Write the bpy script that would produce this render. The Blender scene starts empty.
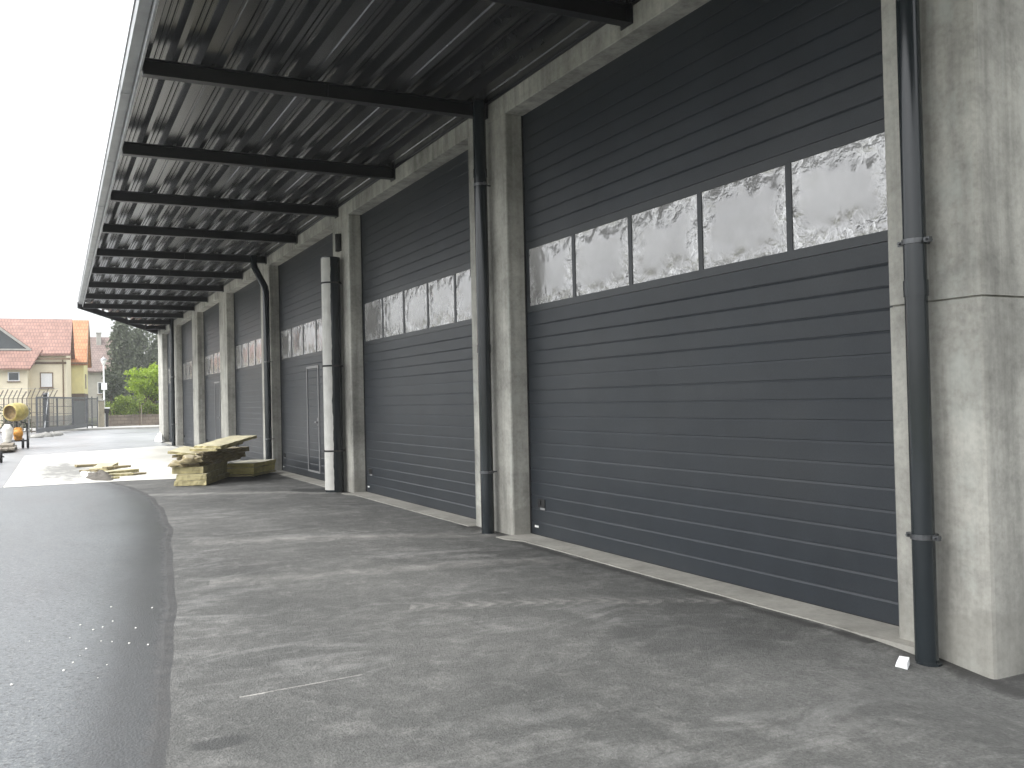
import bpy, bmesh, math, random
from mathutils import Vector, Matrix, noise
random.seed(11)
R = math.radians
sc = bpy.context.scene
col = sc.collection

# ------------------------------------------------------------------ helpers
class MB:
    """collects shapes, then builds ONE mesh object"""
    def __init__(s): s.v=[]; s.f=[]; s.sm=[]; s.mi=[]
    def add(s, vs, fs, smooth=False, mi=0):
        o=len(s.v); s.v += [tuple(p) for p in vs]
        s.f += [tuple(i+o for i in f) for f in fs]; s.sm += [smooth]*len(fs); s.mi += [mi]*len(fs)
        return s
    def box(s, x0,x1,y0,y1,z0,z1, M=None, mi=0, ch=0.0):
        if ch>0:
            return s.cbox(x0,x1,y0,y1,z0,z1,ch,M,mi)
        vs=[Vector((x,y,z)) for z in (z0,z1) for y in (y0,y1) for x in (x0,x1)]
        if M: vs=[M@p for p in vs]
        return s.add(vs,[(0,2,3,1),(4,5,7,6),(0,1,5,4),(2,6,7,3),(0,4,6,2),(1,3,7,5)],False,mi)
    def cbox(s,x0,x1,y0,y1,z0,z1,c,M=None,mi=0):
        bm=bmesh.new(); bmesh.ops.create_cube(bm,size=1)
        for v in bm.verts:
            v.co=Vector(((x0+x1)/2+v.co.x*(x1-x0),(y0+y1)/2+v.co.y*(y1-y0),(z0+z1)/2+v.co.z*(z1-z0)))
        bmesh.ops.bevel(bm,geom=bm.edges[:],offset=c,segments=2,affect='EDGES',profile=.5)
        bm.verts.index_update()
        vs=[v.co.copy() for v in bm.verts]; fs=[tuple(v.index for v in f.verts) for f in bm.faces]; bm.free()
        if M: vs=[M@p for p in vs]
        return s.add(vs,fs,False,mi)
    def tube(s, pts, r, n=12, cap=True, mi=0):
        pts=[Vector(p) for p in pts]; rs=r if isinstance(r,(list,tuple)) else [r]*len(pts)
        vs=[]; prev=None
        for i,p in enumerate(pts):
            t=(pts[min(i+1,len(pts)-1)]-pts[max(i-1,0)]).normalized()
            a=prev if prev is not None else (Vector((1,0,0)) if abs(t.x)<.8 else Vector((0,1,0)))
            a=(a-t*a.dot(t)).normalized(); prev=a; b=t.cross(a)
            for k in range(n):
                q=2*math.pi*k/n; vs.append(p+(a*math.cos(q)+b*math.sin(q))*rs[i])
        fs=[]
        for i in range(len(pts)-1):
            for k in range(n):
                k2=(k+1)%n; fs.append((i*n+k,i*n+k2,(i+1)*n+k2,(i+1)*n+k))
        s.add(vs,fs,True,mi)
        if cap:
            s.add(vs[:n],[tuple(range(n))[::-1]],False,mi); s.add(vs[-n:],[tuple(range(n))],False,mi)
        return s
    def bar(s,a,b,w,h=None,mi=0):
        a=Vector(a); b=Vector(b); h=h or w; t=(b-a).normalized()
        u=Vector((0,0,1)) if abs(t.z)<.9 else Vector((0,1,0))
        x=t.cross(u).normalized()*w/2; y=x.cross(t).normalized()*h/2
        vs=[p+i*x+j*y for p in (a,b) for i,j in ((-1,-1),(1,-1),(1,1),(-1,1))]
        return s.add(vs,[(0,3,2,1),(4,5,6,7),(0,1,5,4),(1,2,6,5),(2,3,7,6),(3,0,4,7)],False,mi)
    def prism(s, poly, axis, a, b, mi=0):
        """poly of 2D points extruded along axis: 'y' -> poly is (x,z); 'x' -> (y,z); 'z' -> (x,y)"""
        n=len(poly)
        def P(p,t): return {'y':(p[0],t,p[1]),'x':(t,p[0],p[1]),'z':(p[0],p[1],t)}[axis]
        vs=[P(p,a) for p in poly]+[P(p,b) for p in poly]
        fs=[tuple(range(n))[::-1],tuple(range(n,2*n))]+[(i,(i+1)%n,n+(i+1)%n,n+i) for i in range(n)]
        return s.add(vs,fs,False,mi)
    def build(s,name,mats,parent=None,origin=None,local=False,recalc=True):
        me=bpy.data.meshes.new(name)
        off=Vector((0,0,0))
        if not local:
            if parent:
                p=parent
                while p.parent: p=p.parent
                off=Vector(p.location)
            elif origin: off=Vector(origin)
        me.from_pydata([Vector(p)-off for p in s.v],[],s.f)
        me.polygons.foreach_set('use_smooth',s.sm); me.polygons.foreach_set('material_index',s.mi)
        for m in (mats if isinstance(mats,(list,tuple)) else [mats]): me.materials.append(m)
        if recalc:
            bm=bmesh.new(); bm.from_mesh(me); bmesh.ops.recalc_face_normals(bm,faces=bm.faces); bm.to_mesh(me); bm.free()
        me.update()
        o=bpy.data.objects.new(name,me); col.objects.link(o)
        if parent: o.parent=parent
        elif origin: o.location=origin
        return o
def tag(o,label=None,cat=None,group=None,kind=None):
    if label: o['label']=label
    if cat: o['category']=cat
    if group: o['group']=group
    if kind: o['kind']=kind
    return o
def empty(name,loc,label,cat,group=None,rz=0):
    o=bpy.data.objects.new(name,None); col.objects.link(o); o.location=loc; o.rotation_euler=(0,0,rz)
    o.empty_display_size=.2
    return tag(o,label,cat,group)
def copy_tree(o,parent=None):
    c=o.copy(); col.objects.link(c)
    if parent: c.parent=parent
    for ch in list(o.children): copy_tree(ch,c)
    return c

# ------------------------------------------------------------------ materials
class NT:
    def __init__(s,name):
        s.m=bpy.data.materials.new(name); s.m.use_nodes=True; s.t=s.m.node_tree; s.t.nodes.clear()
        s.out=s.n('ShaderNodeOutputMaterial'); s.b=s.n('ShaderNodeBsdfPrincipled'); s.l(s.b,0,s.out,0)
        s.geo=s.n('ShaderNodeNewGeometry'); s.tc=s.n('ShaderNodeTexCoord')
    def n(s,t,**k):
        x=s.t.nodes.new(t)
        for a,b in k.items(): setattr(x,a,b)
        return x
    def l(s,a,i,b,j): s.t.links.new(a.outputs[i],b.inputs[j])
    def pos(s,scale=(1,1,1),obj=False,loc=(0,0,0)):
        mp=s.n('ShaderNodeMapping'); mp.inputs['Scale'].default_value=scale; mp.inputs['Location'].default_value=loc
        if obj: s.l(s.tc,'Object',mp,0)
        else: s.l(s.geo,'Position',mp,0)
        return mp
    def noise(s,sc_,det=4,rough=.55,scale=(1,1,1),obj=False,dist=0,loc=(0,0,0)):
        x=s.n('ShaderNodeTexNoise'); x.inputs['Scale'].default_value=sc_; x.inputs['Detail'].default_value=det
        x.inputs['Roughness'].default_value=rough; x.inputs['Distortion'].default_value=dist
        s.l(s.pos(scale,obj,loc),0,x,'Vector'); return x
    def ramp(s,src,stops,out=0):
        r=s.n('ShaderNodeValToRGB'); e=r.color_ramp.elements
        while len(e)<len(stops): e.new(.5)
        for k,(p,c) in enumerate(stops):
            e[k].position=p; e[k].color=(c,c,c,1) if not isinstance(c,tuple) else (*c,1)
        s.l(src,out,r,0); return r
    def mix(s,a,b,f,mode='MIX'):
        """a,b: (node,out) or colour; f: (node,out) or float"""
        x=s.n('ShaderNodeMix',data_type='RGBA',blend_type=mode)
        for v,i in ((a,6),(b,7)):
            if isinstance(v,tuple) and hasattr(v[0],'outputs'): s.l(v[0],v[1],x,i)
            else: x.inputs[i].default_value=(*v,1) if isinstance(v,tuple) else (v,v,v,1)
        if isinstance(f,tuple): s.l(f[0],f[1],x,0)
        else: x.inputs[0].default_value=f
        return (x,2)
    def math(s,op,a,b=None,c=None):
        x=s.n('ShaderNodeMath',operation=op)
        for i,v in enumerate((a,b,c)):
            if v is None: continue
            if isinstance(v,tuple): s.l(v[0],v[1],x,i)
            else: x.inputs[i].default_value=v
        return (x,0)
    def bump(s,src,strength=.3,dist=.01,prev=None):
        b=s.n('ShaderNodeBump'); b.inputs['Strength'].default_value=strength; b.inputs['Distance'].default_value=dist
        s.l(src[0],src[1],b,'Height')
        if prev: s.l(prev,0,b,'Normal')
        return b
    def fin(s,colr=None,rough=.6,bump=None,spec=.5,metal=0):
        if colr is not None:
            if isinstance(colr,tuple) and hasattr(colr[0],'outputs'): s.l(colr[0],colr[1],s.b,'Base Color')
            else: s.b.inputs['Base Color'].default_value=(*colr,1)
        if isinstance(rough,tuple): s.l(rough[0],rough[1],s.b,'Roughness')
        else: s.b.inputs['Roughness'].default_value=rough
        s.b.inputs['Specular IOR Level'].default_value=spec; s.b.inputs['Metallic'].default_value=metal
        if bump: s.l(bump,0,s.b,'Normal')
        return s.m
def plain(name,c,rough=.6,var=.25,sc_=6,spec=.5,metal=0,bumpd=.004,obj=False):
    t=NT(name); n=t.noise(sc_,5,.6,obj=obj)
    r=t.ramp(n,[(.3,1-var),(.72,1+var*.6)])
    cc=t.mix(c,(r,0),1.0,'MULTIPLY')
    n2=t.noise(sc_*9,3,.6,obj=obj)
    return t.fin(cc,rough,t.bump((n2,0),.25,bumpd),spec,metal)

def concrete(name,c,streak=.5):
    t=NT(name)
    big=t.noise(1.1,6,.6); st=t.noise(1.0,5,.6,scale=(7,7,.35)); fine=t.noise(26,4,.65); pits=t.n('ShaderNodeTexVoronoi')
    pits.inputs['Scale'].default_value=38; t.l(t.pos((1,1,1)),0,pits,'Vector')
    cc=t.mix(c,(t.ramp(big,[(.27,.55),(.5,.95),(.73,1.2)]),0),1,'MULTIPLY')
    cc=t.mix(cc,(t.ramp(st,[(.28,.6),(.5,1.0),(.72,1.22)]),0),streak,'MULTIPLY')
    cc=t.mix(cc,(t.ramp(fine,[(.25,.8),(.55,1.0),(.8,1.1)]),0),1,'MULTIPLY')
    md=t.noise(5,6,.7,loc=(6,2,5)); cc=t.mix(cc,(t.ramp(md,[(.3,.78),(.5,1.0),(.72,1.12)]),0),1,'MULTIPLY')
    # pale lime runs
    run=t.noise(1.0,3,.5,scale=(5,5,.22),loc=(3,1,7)); runm=t.noise(2.2,5,.7,loc=(9,2,0))
    m=t.math('MULTIPLY',(t.ramp(run,[(.58,0),(.68,1)]),0),(t.ramp(runm,[(.45,0),(.6,.55)]),0))
    cc=t.mix(cc,(.47,.49,.45),m)
    # small air holes
    pm=t.ramp(pits,[(.03,1),(.09,0)]); pmask=t.noise(5,2,.5,loc=(4,4,4)); pmk=t.math('MULTIPLY',(pm,0),(t.ramp(pmask,[(.52,0),(.62,1)]),0))
    cc=t.mix(cc,(.09,.09,.08),t.math('MULTIPLY',pmk,.6))
    # dark foot of the wall: damp with a shadow band painted in
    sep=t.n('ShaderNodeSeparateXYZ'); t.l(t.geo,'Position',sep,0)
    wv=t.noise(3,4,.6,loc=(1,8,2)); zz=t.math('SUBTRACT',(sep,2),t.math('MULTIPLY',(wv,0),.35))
    damp_shade=t.ramp(t.math('ADD',zz,.0)[0],[(0.0,.9),(.05,.75),(.07,.12),(.2,0)])
    cc=t.mix(cc,(.2,.195,.17),t.math('MULTIPLY',(damp_shade,0),.45))
    b=t.bump((fine,0),.35,.004); b=t.bump((pmk[0],0),-.5 if False else .3,-.004,b); b=t.bump((big,0),.3,.01,b)
    return t.fin(cc,.85,b,.35)
M={}
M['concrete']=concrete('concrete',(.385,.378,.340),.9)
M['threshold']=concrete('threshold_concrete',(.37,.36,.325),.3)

def door_mat():
    t=NT('anthracite_door'); n=t.noise(2,5,.6,scale=(1,1,.5)); f=t.noise(170,3,.6)
    d=t.noise(.8,5,.65,scale=(1,.6,1.2))
    cc=t.mix((.019,.0235,.029),(t.ramp(n,[(.3,.85),(.7,1.15)]),0),1,'MULTIPLY')
    cc=t.mix(cc,(.1,.1,.095),t.math('MULTIPLY',(t.ramp(d,[(.45,0),(.8,1)]),0),.18))
    sp=t.noise(130,3,.7); cc=t.mix(cc,(t.ramp(sp,[(.3,.78),(.7,1.25)]),0),1,'MULTIPLY')
    return t.fin(cc,.42,t.bump((f,0),.35,.0022),.42)
M['door']=door_mat()
M['seal']=plain('black_rubber_seal',(.012,.012,.012),.7,.2)
M['door_frame']=plain('window_frame_paint',(.025,.029,.033),.4,.15)
M['pipe']=plain('anthracite_pipe_paint',(.017,.022,.025),.15,.15,3,.5,0,.001)
M['steel']=plain('dark_steel_paint',(.012,.0125,.014),.45,.25,5)
M['clamp']=plain('galvanised_clamp',(.12,.125,.13),.35,.3,20,.5,.7)
M['gutter']=plain('zinc_gutter',(.30,.31,.31),.45,.2,3,.5,.35,.001)
M['white_box']=plain('white_plastic',(.8,.8,.77),.4,.06,20)
M['frame_white']=plain('pale_grey_trim',(.24,.24,.24),.45,.1,20)

def sheet_mat():
    t=NT('canopy_sheet'); n=t.noise(1.2,5,.6,scale=(3,.25,1)); f=t.noise(14,4,.6)
    cc=t.mix((.06,.0615,.063),(t.ramp(n,[(.3,.75),(.7,1.25)]),0),1,'MULTIPLY')
    cc=t.mix(cc,(t.ramp(f,[(.3,.85),(.7,1.1)]),0),1,'MULTIPLY')
    return t.fin(cc,.24,t.bump((f,0),.08,.002),.6,.45)
M['sheet']=sheet_mat()

def glass_mat():
    t=NT('dark_glazing'); t.fin((.02,.022,.024),.06,None,.5); return t.m
M['glass']=glass_mat()
def film_mat():
    t=NT('wrinkled_protective_film')
    # edge mask from UV (0..1 on each pane): film lies tight in the middle, loose at the rim, where whitening and glints are painted
    uv=t.n('ShaderNodeUVMap'); sep=t.n('ShaderNodeSeparateXYZ'); t.l(uv,0,sep,0)
    eu=t.math('MINIMUM',(sep,0),t.math('SUBTRACT',1,(sep,0))); ev=t.math('MINIMUM',(sep,1),t.math('SUBTRACT',1,(sep,1)))
    e=t.math('MINIMUM',eu,t.math('MULTIPLY',ev,.75))
    w=t.noise(2.2,5,.62,dist=.4); e2=t.math('ADD',e,t.math('MULTIPLY',t.math('SUBTRACT',(w,0),.5),.62))
    rim=t.ramp(e2[0],[(.0,1),(.17,0)])
    wr=t.noise(5.5,5,.62,dist=1.1,scale=(1,1.3,.8)); rg=t.noise(3.2,4,.6,dist=1.4); rg.noise_type='RIDGED_MULTIFRACTAL'; wr2=t.noise(15,4,.6,dist=.8)
    streak=t.ramp(wr,[(.40,0),(.50,.75),(.56,.35),(.66,1)])
    cloud=t.noise(1.6,4,.6,loc=(2,6,1))
    wn=t.noise(4.5,4,.6,dist=.3); sv=t.n('ShaderNodeVectorMath',operation='SCALE'); sv.inputs['Scale'].default_value=.3; t.l(wn,'Color',sv,0)
    ad=t.n('ShaderNodeVectorMath',operation='ADD'); t.l(t.geo,'Position',ad,0); t.l(sv,0,ad,1)
    def crease(sc_):
        v=t.n('ShaderNodeTexVoronoi',feature='DISTANCE_TO_EDGE'); v.inputs['Scale'].default_value=sc_; t.l(ad,0,v,'Vector'); return v
    c1=crease(3.6); c2=crease(10); l1=t.ramp(c1,[(0,1),(.07,0)]); l2=t.ramp(c2,[(0,1),(.09,0)])
    lines=t.math('MAXIMUM',(l1,0),t.math('MULTIPLY',(l2,0),.8))
    white=t.math('MULTIPLY',(rim,0),t.math('MAXIMUM',t.math('MULTIPLY',lines,(t.ramp(wr2,[(.35,.15),(.6,1)]),0)),t.math('MULTIPLY',(streak,0),.45)))  # crease glints painted white, on top of the film's own whitening
    gv=t.ramp(sep,[(0,.8),(1,1.12)],1)  # soft sky reflection painted in, brighter towards the top
    base=t.mix((.39,.385,.38),(.53,.525,.515),(t.ramp(cloud,[(.35,0),(.7,1)]),0)); base=t.mix(base,(gv,0),1,'MULTIPLY')
    cc=t.mix(base,(.88,.88,.88),t.math('MULTIPLY',white,.9))
    dk=t.math('MULTIPLY',(rim,0),(t.ramp(wr2,[(.30,.75),(.40,0)]),0))
    cc=t.mix(cc,(.16,.16,.16),t.math('MULTIPLY',dk,.45))
    rm=t.math('ADD',(rim,0),.05)
    b=t.bump(t.math('MULTIPLY',t.math('MINIMUM',(c1,0),.25),rm),0.27,.09); b=t.bump(t.math('MULTIPLY',t.math('MINIMUM',(c2,0),.2),rm),.2,.04,b); b=t.bump((cloud,0),.2,.02,b)
    t.fin(cc,.2,b,.8,.3); t.b.inputs['Coat Weight'].default_value=.8; t.b.inputs['Coat IOR'].default_value=1.75; t.b.inputs['Coat Roughness'].default_value=.06; t.l(b,0,t.b,'Coat Normal')
    tr=t.n('ShaderNodeBsdfTransparent'); mx=t.n('ShaderNodeMixShader'); 
    fac=t.math('ADD',.80,t.math('MULTIPLY',white,.2)); t.l(fac[0],0,mx,0); t.l(tr,0,mx,1); t.l(t.b,0,mx,2); t.l(mx,0,t.out,0)
    return t.m
M['film']=film_mat()

def forecourt_mat():
    t=NT('old_dusty_asphalt')
    big=t.noise(.55,6,.62,scale=(1,.8,1)); mid=t.noise(3.6,7,.72,scale=(1.1,1.0,1),dist=.5); fine=t.noise(48,5,.75); agg=t.n('ShaderNodeTexVoronoi')
    agg.inputs['Scale'].default_value=95; t.l(t.pos(),0,agg,'Vector')
    cc=t.mix((.060,.061,.058),(.108,.108,.102),(t.ramp(big,[(.3,0),(.7,1)]),0))
    cc=t.mix(cc,(.26,.255,.24),t.math('MULTIPLY',(t.ramp(mid,[(.5,0),(.78,1)]),0),.4))
    cc=t.mix(cc,(.055,.055,.052),t.math('MULTIPLY',(t.ramp(mid,[(.25,1),(.44,0)]),0),.4))
    cc=t.mix(cc,(t.ramp(fine,[(.28,.55),(.5,1.0),(.72,1.45)]),0),1,'MULTIPLY')
    av=t.n('ShaderNodeSeparateColor'); t.l(agg,'Color',av,0)
    cc=t.mix(cc,(.34,.33,.31),t.math('MULTIPLY',(t.ramp(av,[(.95,0),(1.0,1)]),0),.12))
    scuff=t.noise(1.5,7,.74,scale=(.9,1.9,1),dist=1.0,loc=(2,5,0)); scm=t.noise(.7,3,.5,loc=(7,1,0))
    cc=t.mix(cc,(.27,.269,.258),t.math('MULTIPLY',t.math('MULTIPLY',(t.ramp(scuff,[(.50,0),(.60,.7),(.75,1)]),0),(t.ramp(scm,[(.4,.1),(.62,1)]),0)),.42))
    dkp=t.noise(1.7,6,.7,scale=(.9,1.5,1),dist=.9,loc=(11,3,0))
    cc=t.mix(cc,(.05,.05,.048),t.math('MULTIPLY',(t.ramp(dkp,[(.56,0),(.7,1)]),0),.45))
    mot=t.noise(11,6,.75,loc=(3,3,1)); cc=t.mix(cc,(t.ramp(mot,[(.3,.80),(.5,1.0),(.7,1.2)]),0),1,'MULTIPLY')
    # tread marks dragged out of the doors: pale chevrons in a long soft band
    sep=t.n('ShaderNodeSeparateXYZ'); t.l(t.geo,'Position',sep,0)
    def band(ax,ay,bx,by,w,amt,chev,cc):
        dx,dy=bx-ax,by-ay; L=math.hypot(dx,dy); dx/=L; dy/=L
        px=t.math('SUBTRACT',(sep,0),ax); py=t.math('SUBTRACT',(sep,1),ay)
        al=t.math('ADD',t.math('MULTIPLY',px,dx),t.math('MULTIPLY',py,dy)); ac=t.math('ADD',t.math('MULTIPLY',px,-dy),t.math('MULTIPLY',py,dx))
        ac=t.math('ADD',ac,t.math('MULTIPLY',t.math('SUBTRACT',(mid,0),.5),.03 if not chev else .34))
        side=t.math('SUBTRACT',1,t.math('DIVIDE',t.math('ABSOLUTE',ac),w)); endm=t.math('MULTIPLY',t.math('GREATER_THAN',al,0),t.math('LESS_THAN',al,L))
        m=t.math('MULTIPLY',t.math('MAXIMUM',side,0),endm)
        if chev:
            s_=t.math('SINE',t.math('MULTIPLY',t.math('ADD',al,t.math('MULTIPLY',t.math('ABSOLUTE',ac),.9)),46))
            m=t.math('MULTIPLY',m,t.math('MULTIPLY_ADD',s_,.4,.55))
        m=t.math('MULTIPLY',m,t.math('MULTIPLY',(t.ramp(mid,[(.35,.15),(.6,1)]),0),amt))
        return t.mix(cc,(.42,.41,.38),m)
    cc=band(2.3,6.25,4.5,5.3,.17,.42,True,cc); cc=band(1.2,8.0,4.4,7.4,.25,.22,False,cc); cc=band(.85,4.78,1.5,4.83,.012,1.0,False,cc); cc=band(1.4,10.5,4.4,9.2,.3,.3,False,cc); cc=band(1.5,16.6,4.3,15.1,.3,.4,False,cc)
    keep=cc
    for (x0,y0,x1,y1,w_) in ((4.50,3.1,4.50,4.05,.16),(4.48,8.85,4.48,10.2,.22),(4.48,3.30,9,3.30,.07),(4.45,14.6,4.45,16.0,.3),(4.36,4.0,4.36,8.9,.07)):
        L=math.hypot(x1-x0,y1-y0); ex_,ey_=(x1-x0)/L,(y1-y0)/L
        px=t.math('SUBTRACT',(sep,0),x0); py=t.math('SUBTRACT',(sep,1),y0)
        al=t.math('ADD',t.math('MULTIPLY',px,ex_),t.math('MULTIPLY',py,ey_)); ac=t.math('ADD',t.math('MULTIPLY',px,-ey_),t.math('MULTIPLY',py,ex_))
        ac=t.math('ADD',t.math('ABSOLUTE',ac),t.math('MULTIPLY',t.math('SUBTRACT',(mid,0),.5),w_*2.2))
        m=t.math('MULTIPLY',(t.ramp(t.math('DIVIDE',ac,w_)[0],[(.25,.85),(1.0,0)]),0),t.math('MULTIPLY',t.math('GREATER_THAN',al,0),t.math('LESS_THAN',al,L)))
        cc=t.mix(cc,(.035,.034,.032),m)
    # dark patches
    def spot(x,y,rx,ry,amt,cc):
        px=t.math('DIVIDE',t.math('SUBTRACT',(sep,0),x),rx); py=t.math('DIVIDE',t.math('SUBTRACT',(sep,1),y),ry)
        d=t.math('ADD',t.math('MULTIPLY',px,px),t.math('MULTIPLY',py,py)); d=t.math('ADD',d,t.math('MULTIPLY',t.math('SUBTRACT',(mid,0),.5),1.6))
        return t.mix(cc,(.036,.037,.036),t.math('MULTIPLY',(t.ramp(d[0],[(.55,1),(1.0,0)]),0),amt))
    cc=spot(.66,4.18,.13,.09,.75,cc); cc=spot(4.1,15.75,.42,.5,.85,cc); cc=spot(3.1,18.6,1.1,1.4,.6,cc); cc=spot(3.6,4.6,.7,.5,.35,cc)
    ro=t.ramp(big,[(.3,.62),(.7,.9)])
    b=t.bump((fine,0),.7,.008); b=t.bump((agg,0),.5,.005,b); b=t.bump((mid,0),.35,.02,b)
    return t.fin(cc,(ro,0),b,.4)
M['forecourt']=forecourt_mat()
def road_mat():
    t=NT('new_damp_asphalt')
    big=t.noise(.5,5,.6,scale=(1.3,.5,1)); fine=t.noise(85,5,.8); agg=t.n('ShaderNodeTexVoronoi'); agg.inputs['Scale'].default_value=75; t.l(t.pos(),0,agg,'Vector')
    cc=t.mix((.080,.087,.090),(.135,.145,.149),(t.ramp(big,[(.35,0),(.7,1)]),0))
    cc=t.mix(cc,(t.ramp(fine,[(.25,.5),(.5,1.0),(.78,1.6)]),0),1,'MULTIPLY')
    av=t.n('ShaderNodeSeparateColor'); t.l(agg,'Color',av,0)
    cc=t.mix(cc,(.22,.23,.22),t.math('MULTIPLY',(t.ramp(av,[(.84,0),(.9,1)]),0),.5)); cc=t.mix(cc,(.02,.021,.021),t.math('MULTIPLY',(t.ramp(av,[(.08,1),(.14,0)]),0),.7))
    at=t.n('ShaderNodeAttribute',attribute_name='edge'); fade=t.noise(6,4,.7)
    ef=t.math('ADD',(at,2),t.math('MULTIPLY',t.math('SUBTRACT',(fade,0),.5),.25))
    # fresh dark seam beside the old asphalt, dust drifting over the very edge
    seam=t.ramp(ef[0],[(.3,0),(.75,1)])
    cc=t.mix(cc,(.040,.041,.041),t.math('MULTIPLY',(seam,0),.8))
    dust=t.ramp(ef[0],[(.93,0),(1.06,1)])
    dm=t.mix((.042,.042,.041),(.064,.064,.062),(t.ramp(fade,[(.3,0),(.7,1)]),0)); cc=t.mix(cc,dm,(dust,0))
    ro0=t.ramp(big,[(.3,.30),(.7,.44)]); ro=t.math('ADD',(ro0,0),t.math('MULTIPLY',(dust,0),.3))[0]
    b=t.bump((fine,0),.4,.005); b=t.bump((agg,0),.3,.004,b)
    return t.fin(cc,(ro,0),b,.6)
M['road']=road_mat()
def wet_mat():
    t=NT('wet_yard_asphalt'); big=t.noise(.22,5,.65,scale=(1.2,.5,1)); fine=t.noise(60,3,.7); st=t.noise(.3,4,.6,scale=(.7,.7,1))
    cc=t.mix((.15,.155,.158),(.27,.275,.275),(t.ramp(big,[(.35,0),(.68,1)]),0))
    cc=t.mix(cc,(t.ramp(fine,[(.25,.75),(.78,1.3)]),0),1,'MULTIPLY')
    ro=t.ramp(st,[(.35,.28),(.65,.42)])
    return t.fin(cc,(ro,0),t.bump((fine,0),.10,.003),.7)
M['wet']=wet_mat()
def slab_mat():
    t=NT('pale_fresh_concrete'); big=t.noise(.45,6,.65,scale=(1,.5,1)); st=t.noise(1.3,5,.7,scale=(2,.6,1),loc=(5,2,0)); fine=t.noise(40,4,.6)
    cc=t.mix((.47,.46,.41),(.64,.63,.59),(t.ramp(big,[(.35,0),(.65,1)]),0))
    sep=t.n('ShaderNodeSeparateXYZ'); t.l(t.geo,'Position',sep,0)
    px=t.math('DIVIDE',t.math('SUBTRACT',(sep,0),.45),.75); py=t.math('DIVIDE',t.math('SUBTRACT',(sep,1),24.5),4.2)
    d=t.math('ADD',t.math('MULTIPLY',px,px),t.math('MULTIPLY',py,py)); d=t.math('ADD',d,t.math('MULTIPLY',t.math('SUBTRACT',(st,0),.5),3.2))
    cc=t.mix(cc,(.15,.15,.14),t.math('MULTIPLY',(t.ramp(d[0],[(.2,1),(1.3,0)]),0),.85))
    return t.fin(cc,.62,t.bump((fine,0),.3,.004),.45)
M['slab']=slab_mat()
M['ground']=plain('rough_ground',(.13,.135,.075),.9,.4,1.5,.2,0,.03)
M['pavement']=plain('pavement_concrete',(.33,.33,.31),.85,.2,2)
M['kerb']=plain('kerb_stone',(.36,.35,.32),.8,.2,3)

def brick_like(name,c1,c2,w,h,mortar,rough=.75,axis='xz',var=.3):
    t=NT(name); mp=t.n('ShaderNodeMapping'); t.l(t.tc,'Object',mp,0)
    sepx=t.n('ShaderNodeSeparateXYZ'); t.l(mp,0,sepx,0); cmb=t.n('ShaderNodeCombineXYZ')
    t.l(sepx,0,cmb,0); t.l(sepx,2 if axis=='xz' else 1,cmb,1)
    bk=t.n('ShaderNodeTexBrick'); t.l(cmb,0,bk,'Vector'); bk.inputs['Scale'].default_value=1; bk.inputs['Brick Width'].default_value=w; bk.inputs['Row Height'].default_value=h
    bk.inputs['Mortar Size'].default_value=mortar; bk.inputs['Color1'].default_value=(*c1,1); bk.inputs['Color2'].default_value=(*c2,1); bk.inputs['Mortar'].default_value=tuple(x*.55 for x in c1)+(1,)
    n=t.noise(1.5,5,.6,obj=True); cc=t.mix((bk,0),(t.ramp(n,[(.3,1-var),(.7,1+var*.5)]),0),1,'MULTIPLY')
    return t.fin(cc,rough,t.bump((bk,1),.6,-.02),.4)
M['tile_brown']=brick_like('brown_roof_tiles',(.27,.155,.125),(.295,.175,.14),.24,.34,.018)
M['tile_orange']=brick_like('orange_roof_tiles',(.52,.24,.12),(.55,.26,.14),.24,.34,.016)
M['tile_dull']=brick_like('dull_roof_tiles',(.20,.15,.13),(.23,.17,.15),.3,.28,.02)
M['cream']=plain('cream_render',(.78,.70,.53),.9,.1,1.2)
M['yellow']=plain('yellow_render',(.74,.67,.35),.9,.1,1.2)
M['grey_render']=plain('grey_render',(.4,.38,.33),.9,.15,1.2)
M['wood_trim']=plain('brown_wood_trim',(.19,.13,.08),.7,.3,8)
M['house_plinth']=plain('dark_plinth',(.14,.11,.09),.85,.2,4)
M['white_paint']=plain('white_paint',(.8,.8,.8),.4,.05,8)
M['house_glass']=plain('house_window_glass',(.06,.07,.075),.08,.1,3,.8)
M['gate']=plain('grey_gate_paint',(.085,.09,.095),.5,.25,5)
M['rust_steel']=plain('brown_fence_steel',(.19,.16,.125),.6,.35,9)
M['sand_pillar']=plain('sandy_pillar_stone',(.30,.27,.20),.9,.25,4)
M['wall_brown']=brick_like('brown_garden_wall',(.17,.14,.11),(.20,.165,.13),.5,.25,.015,.9)
M['lamp_glass']=plain('lamp_opal_glass',(.75,.75,.72),.2,.03,10)
M['galv']=plain('galvanised_steel',(.42,.43,.43),.4,.2,10,.5,.5)
M['yellow_paint']=plain('worn_yellow_paint',(.42,.34,.10),.5,.45,5,obj=True)
M['drum_inside']=plain('drum_front',(.26,.18,.075),.7,.5,6,obj=True)
M['orange_paint']=plain('orange_motor_paint',(.58,.27,.04),.5,.25,9,obj=True)
M['rubber']=plain('tyre_rubber',(.02,.02,.021),.8,.2,15,.3)
M['sack']=plain('white_woven_sack',(.72,.70,.64),.8,.15,8,.3,obj=True)
M['timber']=plain('weathered_timber',(.24,.21,.165),.85,.35,6,.3)
M['stone']=plain('grey_rubble',(.26,.255,.235),.9,.3,5,.3)
M['cloth']=plain('dirty_grey_cloth',(.12,.11,.095),.95,.35,10,.2)
M['paper']=plain('crumpled_white_wrap',(.75,.75,.70),.6,.15,10)
M['pebble']=plain('white_pebble',(.72,.71,.67),.7,.15,30)
M['styro']=plain('white_foam_block',(.82,.83,.83),.8,.05,40)
M['trunk']=plain('bark',(.10,.075,.05),.95,.4,9,.2,0,.02)
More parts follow.
